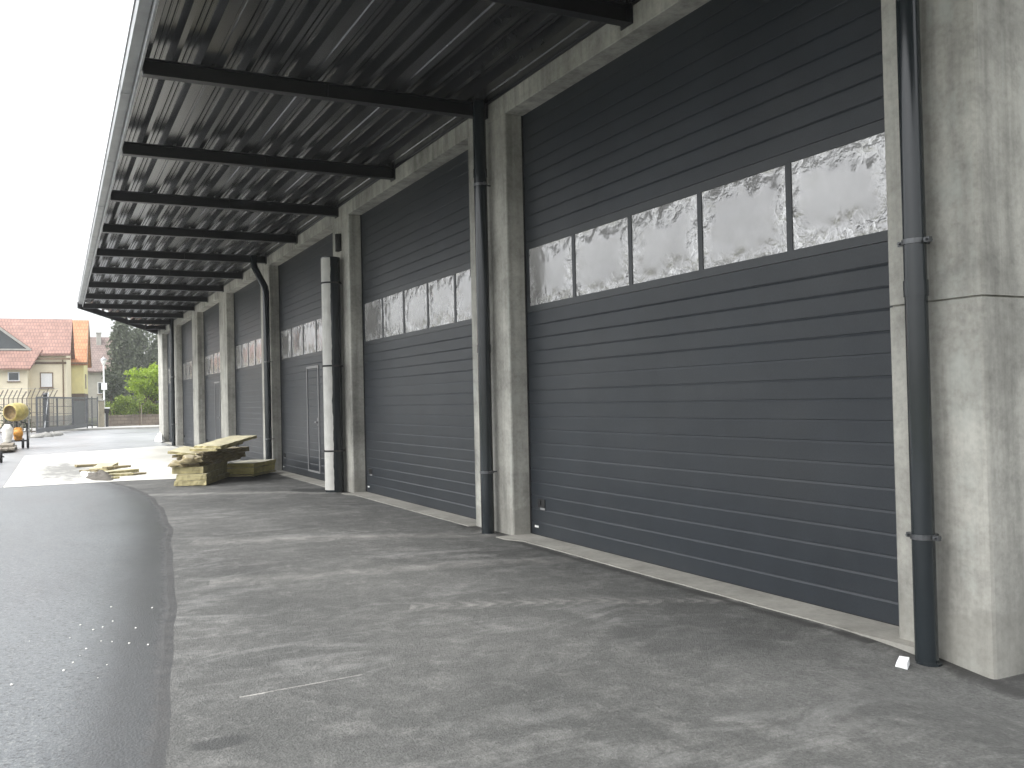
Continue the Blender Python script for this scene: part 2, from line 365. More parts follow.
def board_mat(name,face,side):
    t=NT(name); n=t.noise(3,5,.65,obj=True); lam=t.noise(2,4,.7,scale=(2,2,45),obj=True)
    sep=t.n('ShaderNodeSeparateXYZ'); t.l(t.tc,'Normal',sep,0); up=t.math('ABSOLUTE',(sep,2))
    s_=t.mix(side,(t.ramp(lam,[(.3,.55),(.6,1.15)]),0),1,'MULTIPLY')
    cc=t.mix(s_,face,(t.ramp(up[0],[(.5,0),(.7,1)]),0)); cc=t.mix(cc,(t.ramp(n,[(.3,.7),(.7,1.15)]),0),1,'MULTIPLY')
    f=t.noise(40,4,.7,obj=True)
    return t.fin(cc,.9,t.bump((f,0),.5,.006),.25)
M['board']=board_mat('yellow_insulation_board',(.52,.48,.33),(.43,.38,.21))
M['board_brown']=board_mat('soiled_insulation_board',(.38,.335,.235),(.31,.26,.15))
M['board_grey']=board_mat('faced_insulation_board',(.44,.42,.34),(.50,.44,.19))

def leaf_mat(name,c1,c2,trans=.25):
    t=NT(name); n=t.noise(1.3,4,.65,obj=True); r=t.n('ShaderNodeObjectInfo')
    oi=t.n('ShaderNodeAttribute',attribute_name='tint')
    cc=t.mix(c1,c2,(oi,2)); cc=t.mix(cc,(t.ramp(n,[(.3,.75),(.7,1.2)]),0),1,'MULTIPLY')
    t.fin(cc,.6,None,.3)
    tl=t.n('ShaderNodeBsdfTranslucent'); t.l(cc[0],cc[1],tl,0); mx=t.n('ShaderNodeMixShader'); mx.inputs[0].default_value=trans
    t.l(t.b,0,mx,1); t.l(tl,0,mx,2); t.l(mx,0,t.out,0); return t.m
M['leaf_dark']=leaf_mat('dark_foliage',(.065,.08,.052),(.14,.165,.105))  # leaf colours lightened to paint in some distance haze
M['leaf_bright']=leaf_mat('fresh_green_foliage',(.20,.30,.025),(.36,.47,.06),.45)
M['leaf_hedge']=leaf_mat('hedge_foliage',(.08,.13,.018),(.24,.31,.055),.3)
M['leaf_mid']=leaf_mat('mid_green_foliage',(.04,.055,.03),(.09,.11,.06))

# ------------------------------------------------------------------ the setting: ground
def sstep(a,b,x):
    t=max(0,min(1,(x-a)/(b-a))); return t*t*(3-2*t)
def gz(x,y):   # the forecourt dips a little towards the building corner
    return -.11*sstep(4.25,2.9,y)*sstep(3.2,4.4,x)-.03*sstep(3.3,4.3,x)*(1 if x<8 else 0)
def sheet(name,x0,x1,y0,y1,nx,ny,z,mat,keep=None):
    m=MB(); vs=[]
    for j in range(ny+1):
        for i in range(nx+1):
            x=x0+(x1-x0)*i/nx; y=y0+(y1-y0)*j/ny; vs.append((x,y,gz(x,y)+z))
    fs=[(j*(nx+1)+i,j*(nx+1)+i+1,(j+1)*(nx+1)+i+1,(j+1)*(nx+1)+i) for j in range(ny) for i in range(nx)]
    m.add(vs,fs); return m.build(name,mat)
tag(MB().add([(-900,-900,-.3),(900,-900,-.3),(900,900,-.3),(-900,900,-.3)],[(0,1,2,3)]).build('ground',M['ground']),kind='structure')
tag(sheet('forecourt',-14,16,-12,3.0,60,30,0,M['forecourt']),kind='structure')
# second strip of the same forecourt in one sheet: rebuilt as one object with finer cells near the corner
bpy.data.objects.remove(bpy.data.objects['forecourt'])
tag(sheet('forecourt',-14,16,-12,69.4,150,400,0,M['forecourt']),kind='structure')
# new asphalt road: right edge is a curve
edge=[(-.35,-12),(.05,0),(.25,2.2),(.43,4.0),(.60,5.4),(.79,6.8),(.95,8.2),(1.08,9.5),(1.27,11),(1.41,12.7),(1.52,14.3),(1.56,15.6),(1.53,17.0),(1.42,18.5),(1.15,19.98)]
def ex(y):
    for (a,b),(c,d) in zip(edge,edge[1:]):
        if b<=y<=d:
            k=(y-b)/(d-b); return a+(c-a)*k
    return edge[-1][0]
m=MB(); vs=[]; att=[]; NY=320; NX=46
ys=[-12+(19.98+12)*j/NY for j in range(NY+1)]
for y in ys:
    e=(ex(y-.5)+ex(min(y+.5,19.98))+ex(y))/3 if y>-11 else ex(y)
    e+=-.055+.05*noise.noise(Vector((0,y*.9,3)))+.006*noise.noise(Vector((5,y*9,3)))
    for i in range(NX+1):
        d=(max(0,i-1)/(NX-1))**2.6*14.0         # distance from the edge, finest at the edge; the very edge is feathered down
        vs.append((e-d,y,.004) if i else (e+.07,y,-.001)); att.append(max(0,1-d/.75))
m.add(vs,[(j*(NX+1)+i,j*(NX+1)+i+1,(j+1)*(NX+1)+i+1,(j+1)*(NX+1)+i) for j in range(NY) for i in range(NX)])
ro=m.build('road',M['road']); a=ro.data.attributes.new('edge','FLOAT','POINT'); a.data.foreach_set('value',att); tag(ro,kind='structure')
# far yard of damp asphalt beyond and beside the slab
ry=MB()
ry.add([(-14,19.98,.004),(-.72,19.98,.004),(-.56,33.2,.004),(-14,33.2,.004)],[(0,1,2,3)])
ry.add([(-14,33.2,.004),(-.56,33.2,.004),(3.86,36.9,.004),(4.3,37.3,.004),(4.3,69.3,.004),(-14,69.3,.004)],[(0,1,2,3,4,5)])
ry.add([(4.3,44.2,.004),(16,44.2,.004),(16,69.3,.004),(4.3,69.3,.004)],[(0,1,2,3)])
yo=ry.build('yard_road',M['wet']); tag(yo,kind='structure')
sl=MB(); sl.add([(-.71,20.0,.008),(1.5,19.98,.008),(2.5,19.75,.008),(2.75,21.6,.008),(3.4,24.0,.008),(4.25,27.0,.008),(4.25,36.6,.008),(3.86,36.9,.008),(-.56,33.2,.008)],[(0,1,2,3,4,5,6,7,8)])
tag(sl.build('concrete_slab',M['slab']),kind='structure')
k=MB(); k.box(-.5,14,69.4,69.7,-.28,.13,ch=.02); k.box(-14,-.9,69.4,69.7,-.28,.05)
tag(k.build('kerb',M['kerb']),kind='structure')
tag(MB().add([(-14,69.7,.06),(16,69.7,.06),(16,79,.1),(-14,79,.1)],[(0,1,2,3)]).build('pavement',M['pavement']),kind='structure')
tag(MB().add([(-60,79,.02),(60,79,.02),(60,86,.02),(-60,86,.02)],[(0,1,2,3)]).build('street',M['forecourt']),kind='structure')
gr=MB(); gr.add([(-30,86,.1),(40,86,.1),(60,160,.6),(-60,160,.6)],[(0,1,2,3)]); tag(gr.build('garden_lawn',M['ground']),kind='structure')

# ------------------------------------------------------------------ the warehouse
D=4.53; REC=.22; LZ=4.57
W=empty('warehouse',(D,23.5,0),'long grey concrete warehouse with dark sectional doors and a steel canopy','warehouse')
cols=[(3.33,3.96),(9.04,10.03),(14.88,15.83),(20.94,21.9),(26.45,27.6),(31.95,33.1),(37.4,38.65),(42.1,43.7)]
JZ=1.955
def shaft(m,a,b,z0,z1,c):
    m.prism([(D+c,a),(D+.7,a),(D+.7,b),(D+c,b),(D+c*.3,b-c*.3),(D,b-c),(D,a+c),(D+c*.3,a+c*.3)],'z',z0,z1)
for i,(a,b) in enumerate(cols):
    m=MB()
    if i==0:
        shaft(m,a,b,-.5,JZ-.006,.03); m.box(D+.02,D+.69,a+.02,b-.02,JZ-.02,JZ+.02); shaft(m,a,b,JZ+.006,LZ-.002,.03)
    else: shaft(m,a,b,-.5,LZ-.002,.02)
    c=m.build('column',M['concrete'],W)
    if i==0: tag(c,'wide end column with a dark horizontal joint')
m=MB()
for i in range(len(cols)):
    y0=cols[i][0]; y1=cols[i+1][0]-.006 if i<7 else 43.7
    m.box(D-.003,D+.5,y0,y1,LZ,5.9,ch=.006)
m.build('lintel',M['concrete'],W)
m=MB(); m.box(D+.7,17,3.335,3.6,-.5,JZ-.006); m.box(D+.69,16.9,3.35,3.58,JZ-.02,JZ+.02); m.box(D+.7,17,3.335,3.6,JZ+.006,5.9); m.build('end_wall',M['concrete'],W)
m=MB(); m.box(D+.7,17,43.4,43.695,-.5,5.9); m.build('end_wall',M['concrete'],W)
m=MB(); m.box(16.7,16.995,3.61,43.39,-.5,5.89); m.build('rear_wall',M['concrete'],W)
m=MB(); m.box(D-.1,17.2,3.2,43.85,5.9,6.15); m.build('flat_roof',M['gutter'],W)
# light concrete thresholds
m=MB()
for i in range(7):
    a=cols[i][1]-(.24 if i==0 else 0); b=cols[i+1][0]
    n=24; poly=[]
    for k in range(n+1):
        y=a-.02+(b-a+.04)*k/n; poly.append((4.43+.02*noise.noise(Vector((i*7,y*2.3,1)))-(.10 if k>=n-1 else 0),y))
    poly+= [(4.78,b+.02),(4.78,cols[i][1]-.02),(D+.001,cols[i][1]-.02),(D+.001,a-.02)] if i==0 else [(4.78,b+.02),(4.78,a-.02)]
    m.prism(poly,'z',-.25,-.022)
m.build('door_threshold',M['threshold'],W)

PITCH=.1418
def groove_profile(z0,n,xf,depth=.0065):
    """front skin polyline (x,z) for n strips starting at z0"""
    pts=[(xf,z0)]
    for k in range(1,n+1):
        z=z0+k*PITCH; deep=depth*(.65 if k%6==0 else 1)
        pts+= [(xf,z-.016),(xf+deep,z-.001),(xf+deep,z+.001),(xf,z+.004)]
    return pts
def make_door(i):
    a=cols[i][1]-.04; b=cols[i+1][0]+.04; xf=D+REC
    m=MB()
    zb=-.014
    def skin(z0,n,zend,depth=.0065):
        p=groove_profile(z0,n,xf,depth); p=[q for q in p if q[1]<zend]; p.append((xf,zend))
        poly=p+[(xf+.04,zend),(xf+.04,z0)]
        m.prism(poly,'y',a,b)
    zw0=2.395; zw1=3.165
    skin(zb-.0,17,zw0-.004)        # 17 strips up to the glazed section
    skin(zw1+.004,14,5.1,.004)
    d=m.build('garage_door',M['door'],W)
    m=MB(); m.box(xf+.004,xf+.035,a,b,-.03,zb-.002); m.box(xf-.012,xf+.05,b-.058,b-.02,zb,LZ); m.build('rubber_seal',M['seal'],d)
    # glazed section: five panes 1 m apart
    y1=b-.07; y0=a+.07; n=5; pw=(y1-y0)/n; fr=MB()
    zg0,zg1=2.462,3.085
    fr.box(xf,xf+.04,a,b,zw0,zg0); fr.box(xf,xf+.04,a,b,zg1,zw1)
    for k in range(n+1):
        yc=y0+pw*k; w=.028 if 0<k<n else .05
        fr.box(xf+.001,xf+.039,max(a,yc-w),min(b,yc+w),zg0,zg1)
    fr.build('window_frame',M['door_frame'],d)
    for k in range(n):
        ya=y0+pw*k+.028; yb=y0+pw*(k+1)-.028
        if k==0: ya=y0+.05
        if k==n-1: yb=y1-.05
        g=MB(); g.box(xf+.02,xf+.026,ya,yb,zg0,zg1); g.build('window_pane',M['glass'],d)
        # wrinkled protective film, tight in the middle, loose at the rim
        nx,nz=36,24; vs=[]; uv=[]
        sd=i*13+k*3.7
        for jz in range(nz+1):
            for jx in range(nx+1):
                u=jx/nx; v=jz/nz; e=min(u,1-u,v*.8,(1-v)*.8)
                amp=(.002+.010*max(0,1-e/.25))*min(1,e/.035)
                y=ya+.001+(yb-ya-.002)*u; z=zg0+.001+(zg1-zg0-.002)*v
                q=noise.noise(Vector((y*6,z*6,sd)))+.6*noise.noise(Vector((y*15,z*13,sd+4)))
                vs.append((xf+.008+amp*q,y,z)); uv.append((u,v))
        f=MB(); f.add(vs,[(j*(nx+1)+q,j*(nx+1)+q+1,(j+1)*(nx+1)+q+1,(j+1)*(nx+1)+q) for j in range(nz) for q in range(nx)],True)
        fo=f.build('protective_film',M['film'],d,recalc=False)
        ul=fo.data.uv_layers.new(name='UVMap')
        for lp in fo.data.loops: ul.data[lp.index].uv=uv[lp.vertex_index]
    # lift handle and rating plate near the far bottom corner
    h=MB(); yh=b-.30; h.box(xf-.012,xf+.002,yh-.075,yh+.075,.285,.375,ch=.004); h.box(xf-.02,xf-.012,yh+.0,yh+.06,.315,.365); h.build('door_handle',M['seal'],d)
    h=MB(); h.box(xf-.008,xf,yh-.07,yh+.03,.262,.286); h.build('handle_plate',M['frame_white'],d)
    h=MB(); h.box(xf-.004,xf,b-.21,b-.13,.06,.082); h.build('rating_plate',M['white_box'],d)
    if i in (2,4):
        # personnel door set in the big door: pale frame line
        wy0,wy1=(17.72,18.62) if i==2 else (29.0,29.95); fw=MB()
        for (p,q,r,s) in ((wy0,wy0+.045,.1,2.2),(wy1-.045,wy1,.1,2.2),(wy0+.045,wy1-.045,2.155,2.2),(wy0+.045,wy1-.045,.1,.135)): fw.box(xf-.014,xf+.001,p,q,r,s)
        fw.build('wicket_door_frame',M['frame_white'],d)
        hh=MB(); hh.box(xf-.05,xf-.014,wy0+.08,wy0+.2,1.08,1.11); hh.box(xf-.018,xf+.001,wy0+.08,wy0+.12,1.02,1.18); hh.build('door_lever',M['frame_white'],d)
        tag(d,'sectional door with a narrow personnel door in it')
    return d
for i in range(7): make_door(i)

# ---- canopy
RZ=4.81       # underside of the low flanges
can=MB()
def ox(y): return .74+.0115*(max(y,0)-8)               # outer edge (gutter side), opens slightly along the building
CY0,CY1=-1.6,32.4  # unseen near end lengthened past the corner to shade wall and foreground
# trapezoidal sheet: profile in x, one module per metre: three narrow ribs and one wide flat
x=.80; prof=[]
def mod(x):
    r=[(x,0)]
    for k in range(3):
        o=x+.06+.262*k
        r+=[(o,0),(o+.034,.10),(o+.070,.10),(o+.077,.088),(o+.085,.088),(o+.092,.10),(o+.120,.10),(o+.127,.088),(o+.135,.088),(o+.142,.10),(o+.178,.10),(o+.212,0)]
    return r+[(x+.90,0),(x+.91,.012),(x+.93,.012),(x+.94,0),(x+.95,0)]
xx=.62
while xx<4.5:
    prof+=mod(xx)[:-1]; xx+=.95
prof=[p for p in prof if p[0]<4.50]+[(D-.006,0)]
def yend(x): return 32.4+(x-1.0)/(4.5-1.0)*10.9 if x>1.0 else 32.4
vs=[];fs=[]
ysamp=[CY0+(CY1-CY0)*k/24 for k in range(25)]
n=len(prof)
for y in ysamp+[None]:
    for (px,pz) in prof:
        yy=y if y is not None else yend(px)
        pxx=max(px,ox(min(yy,32.4))+.06)
        vs.append((pxx,yy,RZ+pz+.0006*math.sin(yy*3)))
for j in range(len(ysamp)):
    for q in range(n-1): fs.append((j*n+q,j*n+q+1,(j+1)*n+q+1,(j+1)*n+q))
can.add(vs,fs)
canopy=can.build('canopy_sheet',M['sheet'],W,recalc=False)
so=canopy.modifiers.new('thickness','SOLIDIFY'); so.thickness=.004; so.offset=1
m=MB(); m.box(D-.06,D-.005,CY0,43.3,RZ+.003,RZ+.18); m.box(D-.012,D-.005,CY0,43.3,RZ-.03,RZ+.001); m.build('wall_flashing',M['steel'],canopy)
BEAM=[-1.4,1.1,3.8,6.62,9.52,12.62,15.5,18.35,21.2,24.0,26.8,29.6,32.4,35.2,38.0,40.6]
for y in BEAM:
    x0=ox(y)+.13 if y<32.5 else 1.0+(y-32.4)/10.9*3.5+.10
    x1=D-.008; m=MB(); zb=RZ-.16; zt=RZ-.002; t=.012; w=.105
    if x1-x0<.3: continue
    m.box(x0,x1,y-w/2,y+w/2,zb,zb+t); m.box(x0,x1,y-w/2,y+w/2,zt-t,zt); m.box(x0+.002,x1-.002,y-.006,y+.006,zb+t,zt-t)
    m.box(x1-.012,x1,y-.09,y+.09,zb-.02,zt); m.box(x0,x0+.01,y-w/2+.003,y+w/2-.003,zb+t,zt-t)
    m.box((x0+x1)/2-.006,(x0+x1)/2+.006,y-w/2+.003,y+w/2-.003,zb+t,zt-t)
    m.build('canopy_beam',M['steel'],canopy)
# edge channel and gutter along the outside, in lengths with visible joints
ed=MB(); gu=MB()
yy=CY0
segs=[CY0]+[CY0+3.05*k for k in range(1,11)]+[CY1+.15]
for y0,y1 in zip(segs,segs[1:]):
    def quadbox(mb,dx0,dx1,z0,z1,g=.004):
        a0,a1=ox(y0),ox(y1); vs=[(a0+dx0,y0+g,z0),(a0+dx1,y0+g,z0),(a1+dx1,y1-g,z0),(a1+dx0,y1-g,z0)]; vs+= [(p[0],p[1],z1) for p in vs]
        mb.add(vs,[(0,3,2,1),(4,5,6,7),(0,1,5,4),(1,2,6,5),(2,3,7,6),(3,0,4,7)])
    quadbox(ed,.105,.125,4.70,4.90)          # fascia flashing
    quadbox(gu,.0,.10,4.79,4.80); quadbox(gu,.0,.006,4.80,4.93); quadbox(gu,-.012,.006,4.93,4.945); quadbox(gu,.094,.10,4.80,4.91)
    gu.box(ox(y1)-.005,ox(y1)+.103,y1-.03,y1+.03,4.785,4.79)
    gu.box(ox(y1)-.006,ox(y1)-.001,y1-.03,y1+.03,4.79,4.925)
ed.build('fascia',M['gutter'],canopy); g=gu.build('gutter',M['gutter'],canopy); 
# edge trim on the splayed far end
m=MB(); m.bar((1.0,32.45,RZ-.06),(4.5,43.38,RZ-.06),.03,.2); m.build('end_trim',M['steel'],canopy)

# ---- downpipes
def clamp_mesh(x,y,z,r):
    m=MB(); n=20
    ring=[(x+(r+.004)*math.cos(2*math.pi*k/n),y+(r+.004)*math.sin(2*math.pi*k/n),z) for k in range(n+1)]
    vs=[]; 
    for k in range(n):
        c,s=math.cos(2*math.pi*k/n),math.sin(2*math.pi*k/n)
        for rr,zz in ((r+.001,z-.014),(r+.008,z-.014),(r+.008,z+.014),(r+.001,z+.014)): vs.append((x+rr*c,y+rr*s,zz))
    fs=[]
    for k in range(n):
        k2=(k+1)%n
        for q in range(4): fs.append((k*4+q,k2*4+q,k2*4+(q+1)%4,k*4+(q+1)%4))
    m.add(vs,fs)
    for s in (-1,1):
        m.box(x-.012,x+.012,y+s*(r+.006),y+s*(r+.045),z-.014,z+.014) if s>0 else m.box(x-.012,x+.012,y-(r+.045),y-(r+.006),z-.014,z+.014)
        m.tube([(x-.03,y+s*(r+.028),z),(x+.03,y+s*(r+.028),z)],.007,8)
    m.tube([(x+r,y,z),(D-.002,y,z)],.008,8)
    return m
def downpipe(x,y,r,zs,path=None,label=None):
    m=MB(); base=gz(x,y)-.05
    m.tube(path or [(x,y,base),(x,y,RZ-.01)],r,28)
    for z in (1.98,3.95): 
        if not path: m.tube([(x,y,z),(x,y,z+.09)],r+.005,28)
    p=m.build('downpipe',M['pipe'],W)
    for z in zs: clamp_mesh(x,y,z,r).build('pipe_clamp',M['clamp'],p)
    c=MB(); n=24
    c.tube([(x,y,base),(x,y,base+.053)],r+.018,24); c.build('pipe_collar',M['pipe'],p)
    if label: tag(p,label)
downpipe(4.41,3.655,.062,(.628,2.29,4.2))
downpipe(4.405,9.42,.073,(.647,3.862))
downpipe(4.405,20.72,.073,(.7,2.4),[(4.405,20.72,-.05),(4.405,20.72,3.95),(4.395,20.75,4.05),(4.26,21.12,4.52),(4.24,21.16,4.62),(4.24,21.16,RZ-.01)],'downpipe with a bent swan-neck top')
downpipe(4.405,37.55,.073,(.8,2.6))
# the big pipe with the pale film still on its left half, in front of the third bay
m=MB(); bx,by,br=4.345,15.32,.155
m.tube([(bx,by,-.05),(bx,by,3.9)],br,36,False)
m.tube([(bx,by,3.86),(bx,by,3.905)],br+.004,36)
bp=m.build('downpipe',M['pipe'],W); tag(bp,'thick black pipe with pale film on its left half')
f=MB(); n=22; rows=60; vs=[]
for j in range(rows+1):
    z=.01+3.88*j/rows
    e0=R(128)+.07*noise.noise(Vector((1,1,z*2.3))); e1=R(250)+.10*noise.noise(Vector((3,z*3.1,2)))+.07*noise.noise(Vector((3,z*11,2)))
    for k in range(n+1):
        q=e0+(e1-e0)*k/n; rr=br+.006+.002*noise.noise(Vector((q*5,z*4,0))); vs.append((bx+rr*math.cos(q),by+rr*math.sin(q),z))
f.add(vs,[(j*(n+1)+k,j*(n+1)+k+1,(j+1)*(n+1)+k+1,(j+1)*(n+1)+k) for j in range(rows) for k in range(n)],True)
f.build('pale_film',plain('pale_pipe_film',(.50,.495,.46),.5,.15,5),bp)
for z in (.658,2.08,3.472): 
    cm=clamp_mesh(bx,by,z,br+.008); cm.build('pipe_clamp',M['seal'],bp)
m=MB(); m.tube([(4.47,15.62,-.05),(4.47,15.62,3.5)],.045,16); m.build('downpipe',M['pipe'],W)
m=MB(); m.tube([(D-.012,15.36,4.03),(D-.012,15.36,4.32)],.075,16); m.build('wall_outlet',M['seal'],W)

# ------------------------------------------------------------------ small things on the ground near the building
def rubble(name,loc,sx,sy,sz,mat,seed,sub=2,rough=.25,rz=0):
    bm=bmesh.new(); bmesh.ops.create_icosphere(bm,subdivisions=sub,radius=1)
    for v in bm.verts:
        q=1+rough*noise.noise(v.co*1.6+Vector((seed,seed*.7,0)))*1.6
        v.co=Vector((v.co.x*q*sx,v.co.y*q*sy,max(-.6,v.co.z*q)*sz))
    me=bpy.data.meshes.new(name); bm.to_mesh(me); bm.free(); me.materials.append(mat)
    for p in me.polygons: p.use_smooth=True
    o=bpy.data.objects.new(name,me); col.objects.link(o); o.location=loc; o.rotation_euler=(0,0,rz); return o
bk=MB(); bk.add([(-.055,-.035,0),(.05,-.04,0),(.06,.03,0),(-.045,.04,0),(-.055,-.03,.045),(.03,-.035,.055),(.035,.025,.05),(-.04,.035,.03)],[(0,3,2,1),(4,5,6,7),(0,1,5,4),(1,2,6,5),(2,3,7,6),(3,0,4,7)])
o=bk.build('foam_block',M['styro'],None,origin=None,local=True); o.location=(4.22,3.66,gz(4.22,3.66)+.001); o.rotation_euler=(R(6),R(-4),R(35)); o.scale=(.85,.85,.85)
tag(o,'small white foam block on the ground beside the nearest downpipe','foam block')
peb=[(.13,6.55),(.2,6.9),(.27,6.7),(.3,6.35),(.33,6.75),(.21,6.2),(.36,6.3),(.4,6.9),(.45,6.2),(.13,5.9),(.17,6.05),(.30,5.75),(.24,5.5),(.52,6.6),(.55,6.1),(-.1,6.6),(-.17,5.6),(.08,5.75),(.42,7.4),(.68,7.2)]
for i,(x,y) in enumerate(peb):
    s=random.uniform(.003,.0075); o=rubble('pebble',(x,y,.004+s*.4),s*1.3,s,s*.8,M['pebble'],i*3.3,1)
    tag(o,'tiny white pebble scattered on the dark asphalt near the old asphalt edge','pebble','white pebbles scattered on the dark road')

# insulation boards
def board(cx,cy,z,L,Wd,T,rz,mat,label,pitch=0,roll=0,group='insulation boards dumped in front of the doors',rag=.012):
    m=MB(); nx,ny=14,8; vs=[]
    for k in (0,1):
        for j in range(ny+1):
            for i in range(nx+1):
                x=(i/nx-.5)*L; y=(j/ny-.5)*Wd
                if i in (0,nx): x+=random.uniform(-rag,rag)
                if j in (0,ny): y+=random.uniform(-rag,rag)
                zz=k*T+.004*noise.noise(Vector((x*4,y*4,cx+k)))
                vs.append((x,y,zz))
    N=(nx+1)*(ny+1); fs=[]
    for j in range(ny):
        for i in range(nx):
            a=j*(nx+1)+i; b=a+1; c=b+nx+1; d=a+nx+1; fs+=[(a,d,c,b),(a+N,b+N,c+N,d+N)]
    for i in range(nx):
        a=i; b=i+1; fs.append((a,b,b+N,a+N)); a=ny*(nx+1)+i; b=a+1; fs.append((b,a,a+N,b+N))
    for j in range(ny):
        a=j*(nx+1); b=a+nx+1; fs.append((b,a,a+N,b+N)); a+=nx; b=a+nx+1; fs.append((a,b,b+N,a+N))
    m.add(vs,fs); o=m.build('insulation_board',mat,None,local=True)
    o.location=(cx,cy,z); o.rotation_euler=(roll,pitch,rz)
    tag(o,label,'insulation board',group); return o
A=R(68)    # direction of the long edges
ca,sa=math.cos(A),math.sin(A)
P0=(2.62,17.72)
def bc(l,w,off=(0,0)):  # centre from near corner P0, length l along A, width w to the left
    return (P0[0]+off[0]+ca*l/2-sa*w/2, P0[1]+off[1]+sa*l/2+ca*w/2)
x,y=bc(2.1,.56); board(x,y,.012,2.1,.56,.09,A,M['board'],'yellow insulation board lying lowest in the big heap, on the ground')
x,y=bc(2.0,.54,(-.01,.03)); board(x,y,.108,2.0,.54,.11,A+.03,M['board'],'thick yellow insulation board second from the ground in the big heap')
x,y=bc(1.8,.56,(0,.08)); board(x,y,.224,1.75,.56,.12,A-.03,M['board'],'thick yellow board at the top of the flat lower part of the heap')
zz=.350
L3=['soiled brown board lying directly on the yellow boards of the heap','soiled brown board second from the bottom of the brown layers','soiled brown board in the middle of the brown layers, corner jutting right','soiled brown board fourth of the brown layers, skewed','uppermost soiled brown board, under the tilted yellow boards']
A2=R(51)
for k in range(5):
    L=1.75+.12*(k%2); w_=.62-.05*(k%3); aa=A2+random.uniform(-.07,.09)
    cx=2.56+.02*k+math.cos(aa)*L/2-math.sin(aa)*w_/2; cy=18.0+math.sin(aa)*L/2+math.cos(aa)*w_/2
    board(cx,cy,zz,L,w_,.046,aa,M['board_brown'],L3[k],rag=.03,pitch=R(random.uniform(-.8,.2))); zz+=.053
# broken lumps stuffed in the left end of the heap
for k,(lx,ly,lz,s) in enumerate([(2.22,18.02,.40,.11),(2.36,17.93,.46,.12),(2.50,17.95,.47,.1)]):
    o=rubble('insulation_lump',(lx,ly,lz),s*1.3,s,s*.75,M['board_brown'],k*5+2,3,.4)
    tag(o,['torn insulation lump at the left end of the heap','torn insulation lump in the middle of the three','torn insulation lump wedged nearest the tilted boards'][k],'insulation lump','torn insulation lumps in the heap')
def tb(x,y,L,w_,aa): return x+math.cos(aa)*L/2-math.sin(aa)*w_/2, y+math.sin(aa)*L/2+math.cos(aa)*w_/2
x,y=tb(2.50,17.98,.9,.52,A2+.25); board(x,y,.585,.9,.52,.05,A2+.25,M['board'],'yellow board sticking out to the left under the tilted top boards',pitch=R(-3),roll=R(7))
x,y=tb(2.86,17.98,1.0,.55,A2); board(x,y,.655,1.0,.55,.05,A2,M['board'],'yellow board second from the top, tilted upward at the back',pitch=R(-5))
x,y=tb(2.93,17.98,1.2,.58,A2-.1); board(x,y,.725,1.2,.58,.055,A2-.1,M['board'],'topmost pale yellow board of the heap, tilted and overhanging to the right',pitch=R(-7))
B=R(58)
board(3.86,19.9,.012,1.30,.60,.035,B,M['board'],'thin yellow sheet at the bottom of the small pile right of the heap',rag=.01)
board(3.88,19.95,.055,1.25,.56,.12,B,M['board_grey'],'thick yellow board in the middle of the small pile right of the heap')
board(3.89,19.97,.185,1.28,.57,.085,B,M['board_grey'],'grey faced board on top of the small pile right of the heap')

# debris on the slab
dg='scraps of boards lying on the pale slab'
board(1.05,25.6,.02,.75,.25,.05,R(12),M['board_brown'],'long brown scrap board at the back of the slab litter',group=dg)
board(1.25,24.0,.02,.85,.4,.09,R(70),M['board'],'yellow scrap board behind the grey cloth on the slab',pitch=R(-6),group=dg)
board(1.42,22.2,.02,.9,.35,.07,R(40),M['board'],'bright yellow scrap board right of the grey cloth on the slab',group=dg)
board(1.38,21.5,.012,.6,.22,.05,R(10),M['board'],'short yellow scrap at the front of the slab litter',group=dg)
board(1.45,22.9,.095,.6,.2,.05,R(30),M['board_brown'],'small brown scrap lying across the yellow scraps',group=dg)
for k,(x,y,l,w_,a,mm_,lb_) in enumerate([(1.62,22.7,.35,.16,100,'board','small yellow offcut at the right edge of the slab litter'),(.92,23.6,.4,.18,150,'board_brown','small brown offcut behind the white wrapping'),(1.20,20.75,.3,.14,20,'board','smallest yellow offcut, in front of the grey cloth'),(1.75,21.6,.45,.12,35,'board_brown','narrow brown offcut lying apart on the right of the slab litter')]):
    board(x,y,.012,l,w_,.035,R(a),M[mm_],lb_,group=dg)
def drape(name,cx,cy,rx,ry,h,mat,seed,label,cat):
    m=MB(); nr,na=14,40; vs=[(cx,cy,h*.8)]
    for i in range(1,nr+1):
        for k in range(na):
            q=2*math.pi*k/na; rr=i/nr; edge_=1+.35*noise.noise(Vector((math.cos(q)*1.5,math.sin(q)*1.5,seed)))
            x=math.cos(q)*rr*edge_; y=math.sin(q)*rr*edge_
            z=h*(1-rr**1.7)*(.75+.5*noise.noise(Vector((x*2,y*2,seed))))+.06*h*4*abs(noise.noise(Vector((x*5,y*5,seed+3))))*(1-rr*.7)
            vs.append((cx+x*rx,cy+y*ry,max(.012,z+.012)))
    fs=[(0,1+k,1+(k+1)%na) for k in range(na)]
    for i in range(nr-1):
        for k in range(na): fs.append((1+i*na+k,1+(i+1)*na+k,1+(i+1)*na+(k+1)%na,1+i*na+(k+1)%na))
    m.add(vs,fs,True); o=m.build(name,mat,None,origin=(cx,cy,0)); return tag(o,label,cat)
drape('crumpled_cloth',1.05,21.7,.30,1.2,.12,M['cloth'],3,'crumpled dark grey cloth heaped among yellow scraps on the slab','cloth')
drape('plastic_wrap',.82,22.6,.14,1.0,.07,M['paper'],8,'crumpled white wrapping left of the grey cloth on the slab','wrapping')
drape('plastic_sheet',4.36,42.0,.22,.7,.42,M['paper'],5,'white plastic sheet bunched at the foot of the farthest column','plastic sheet')

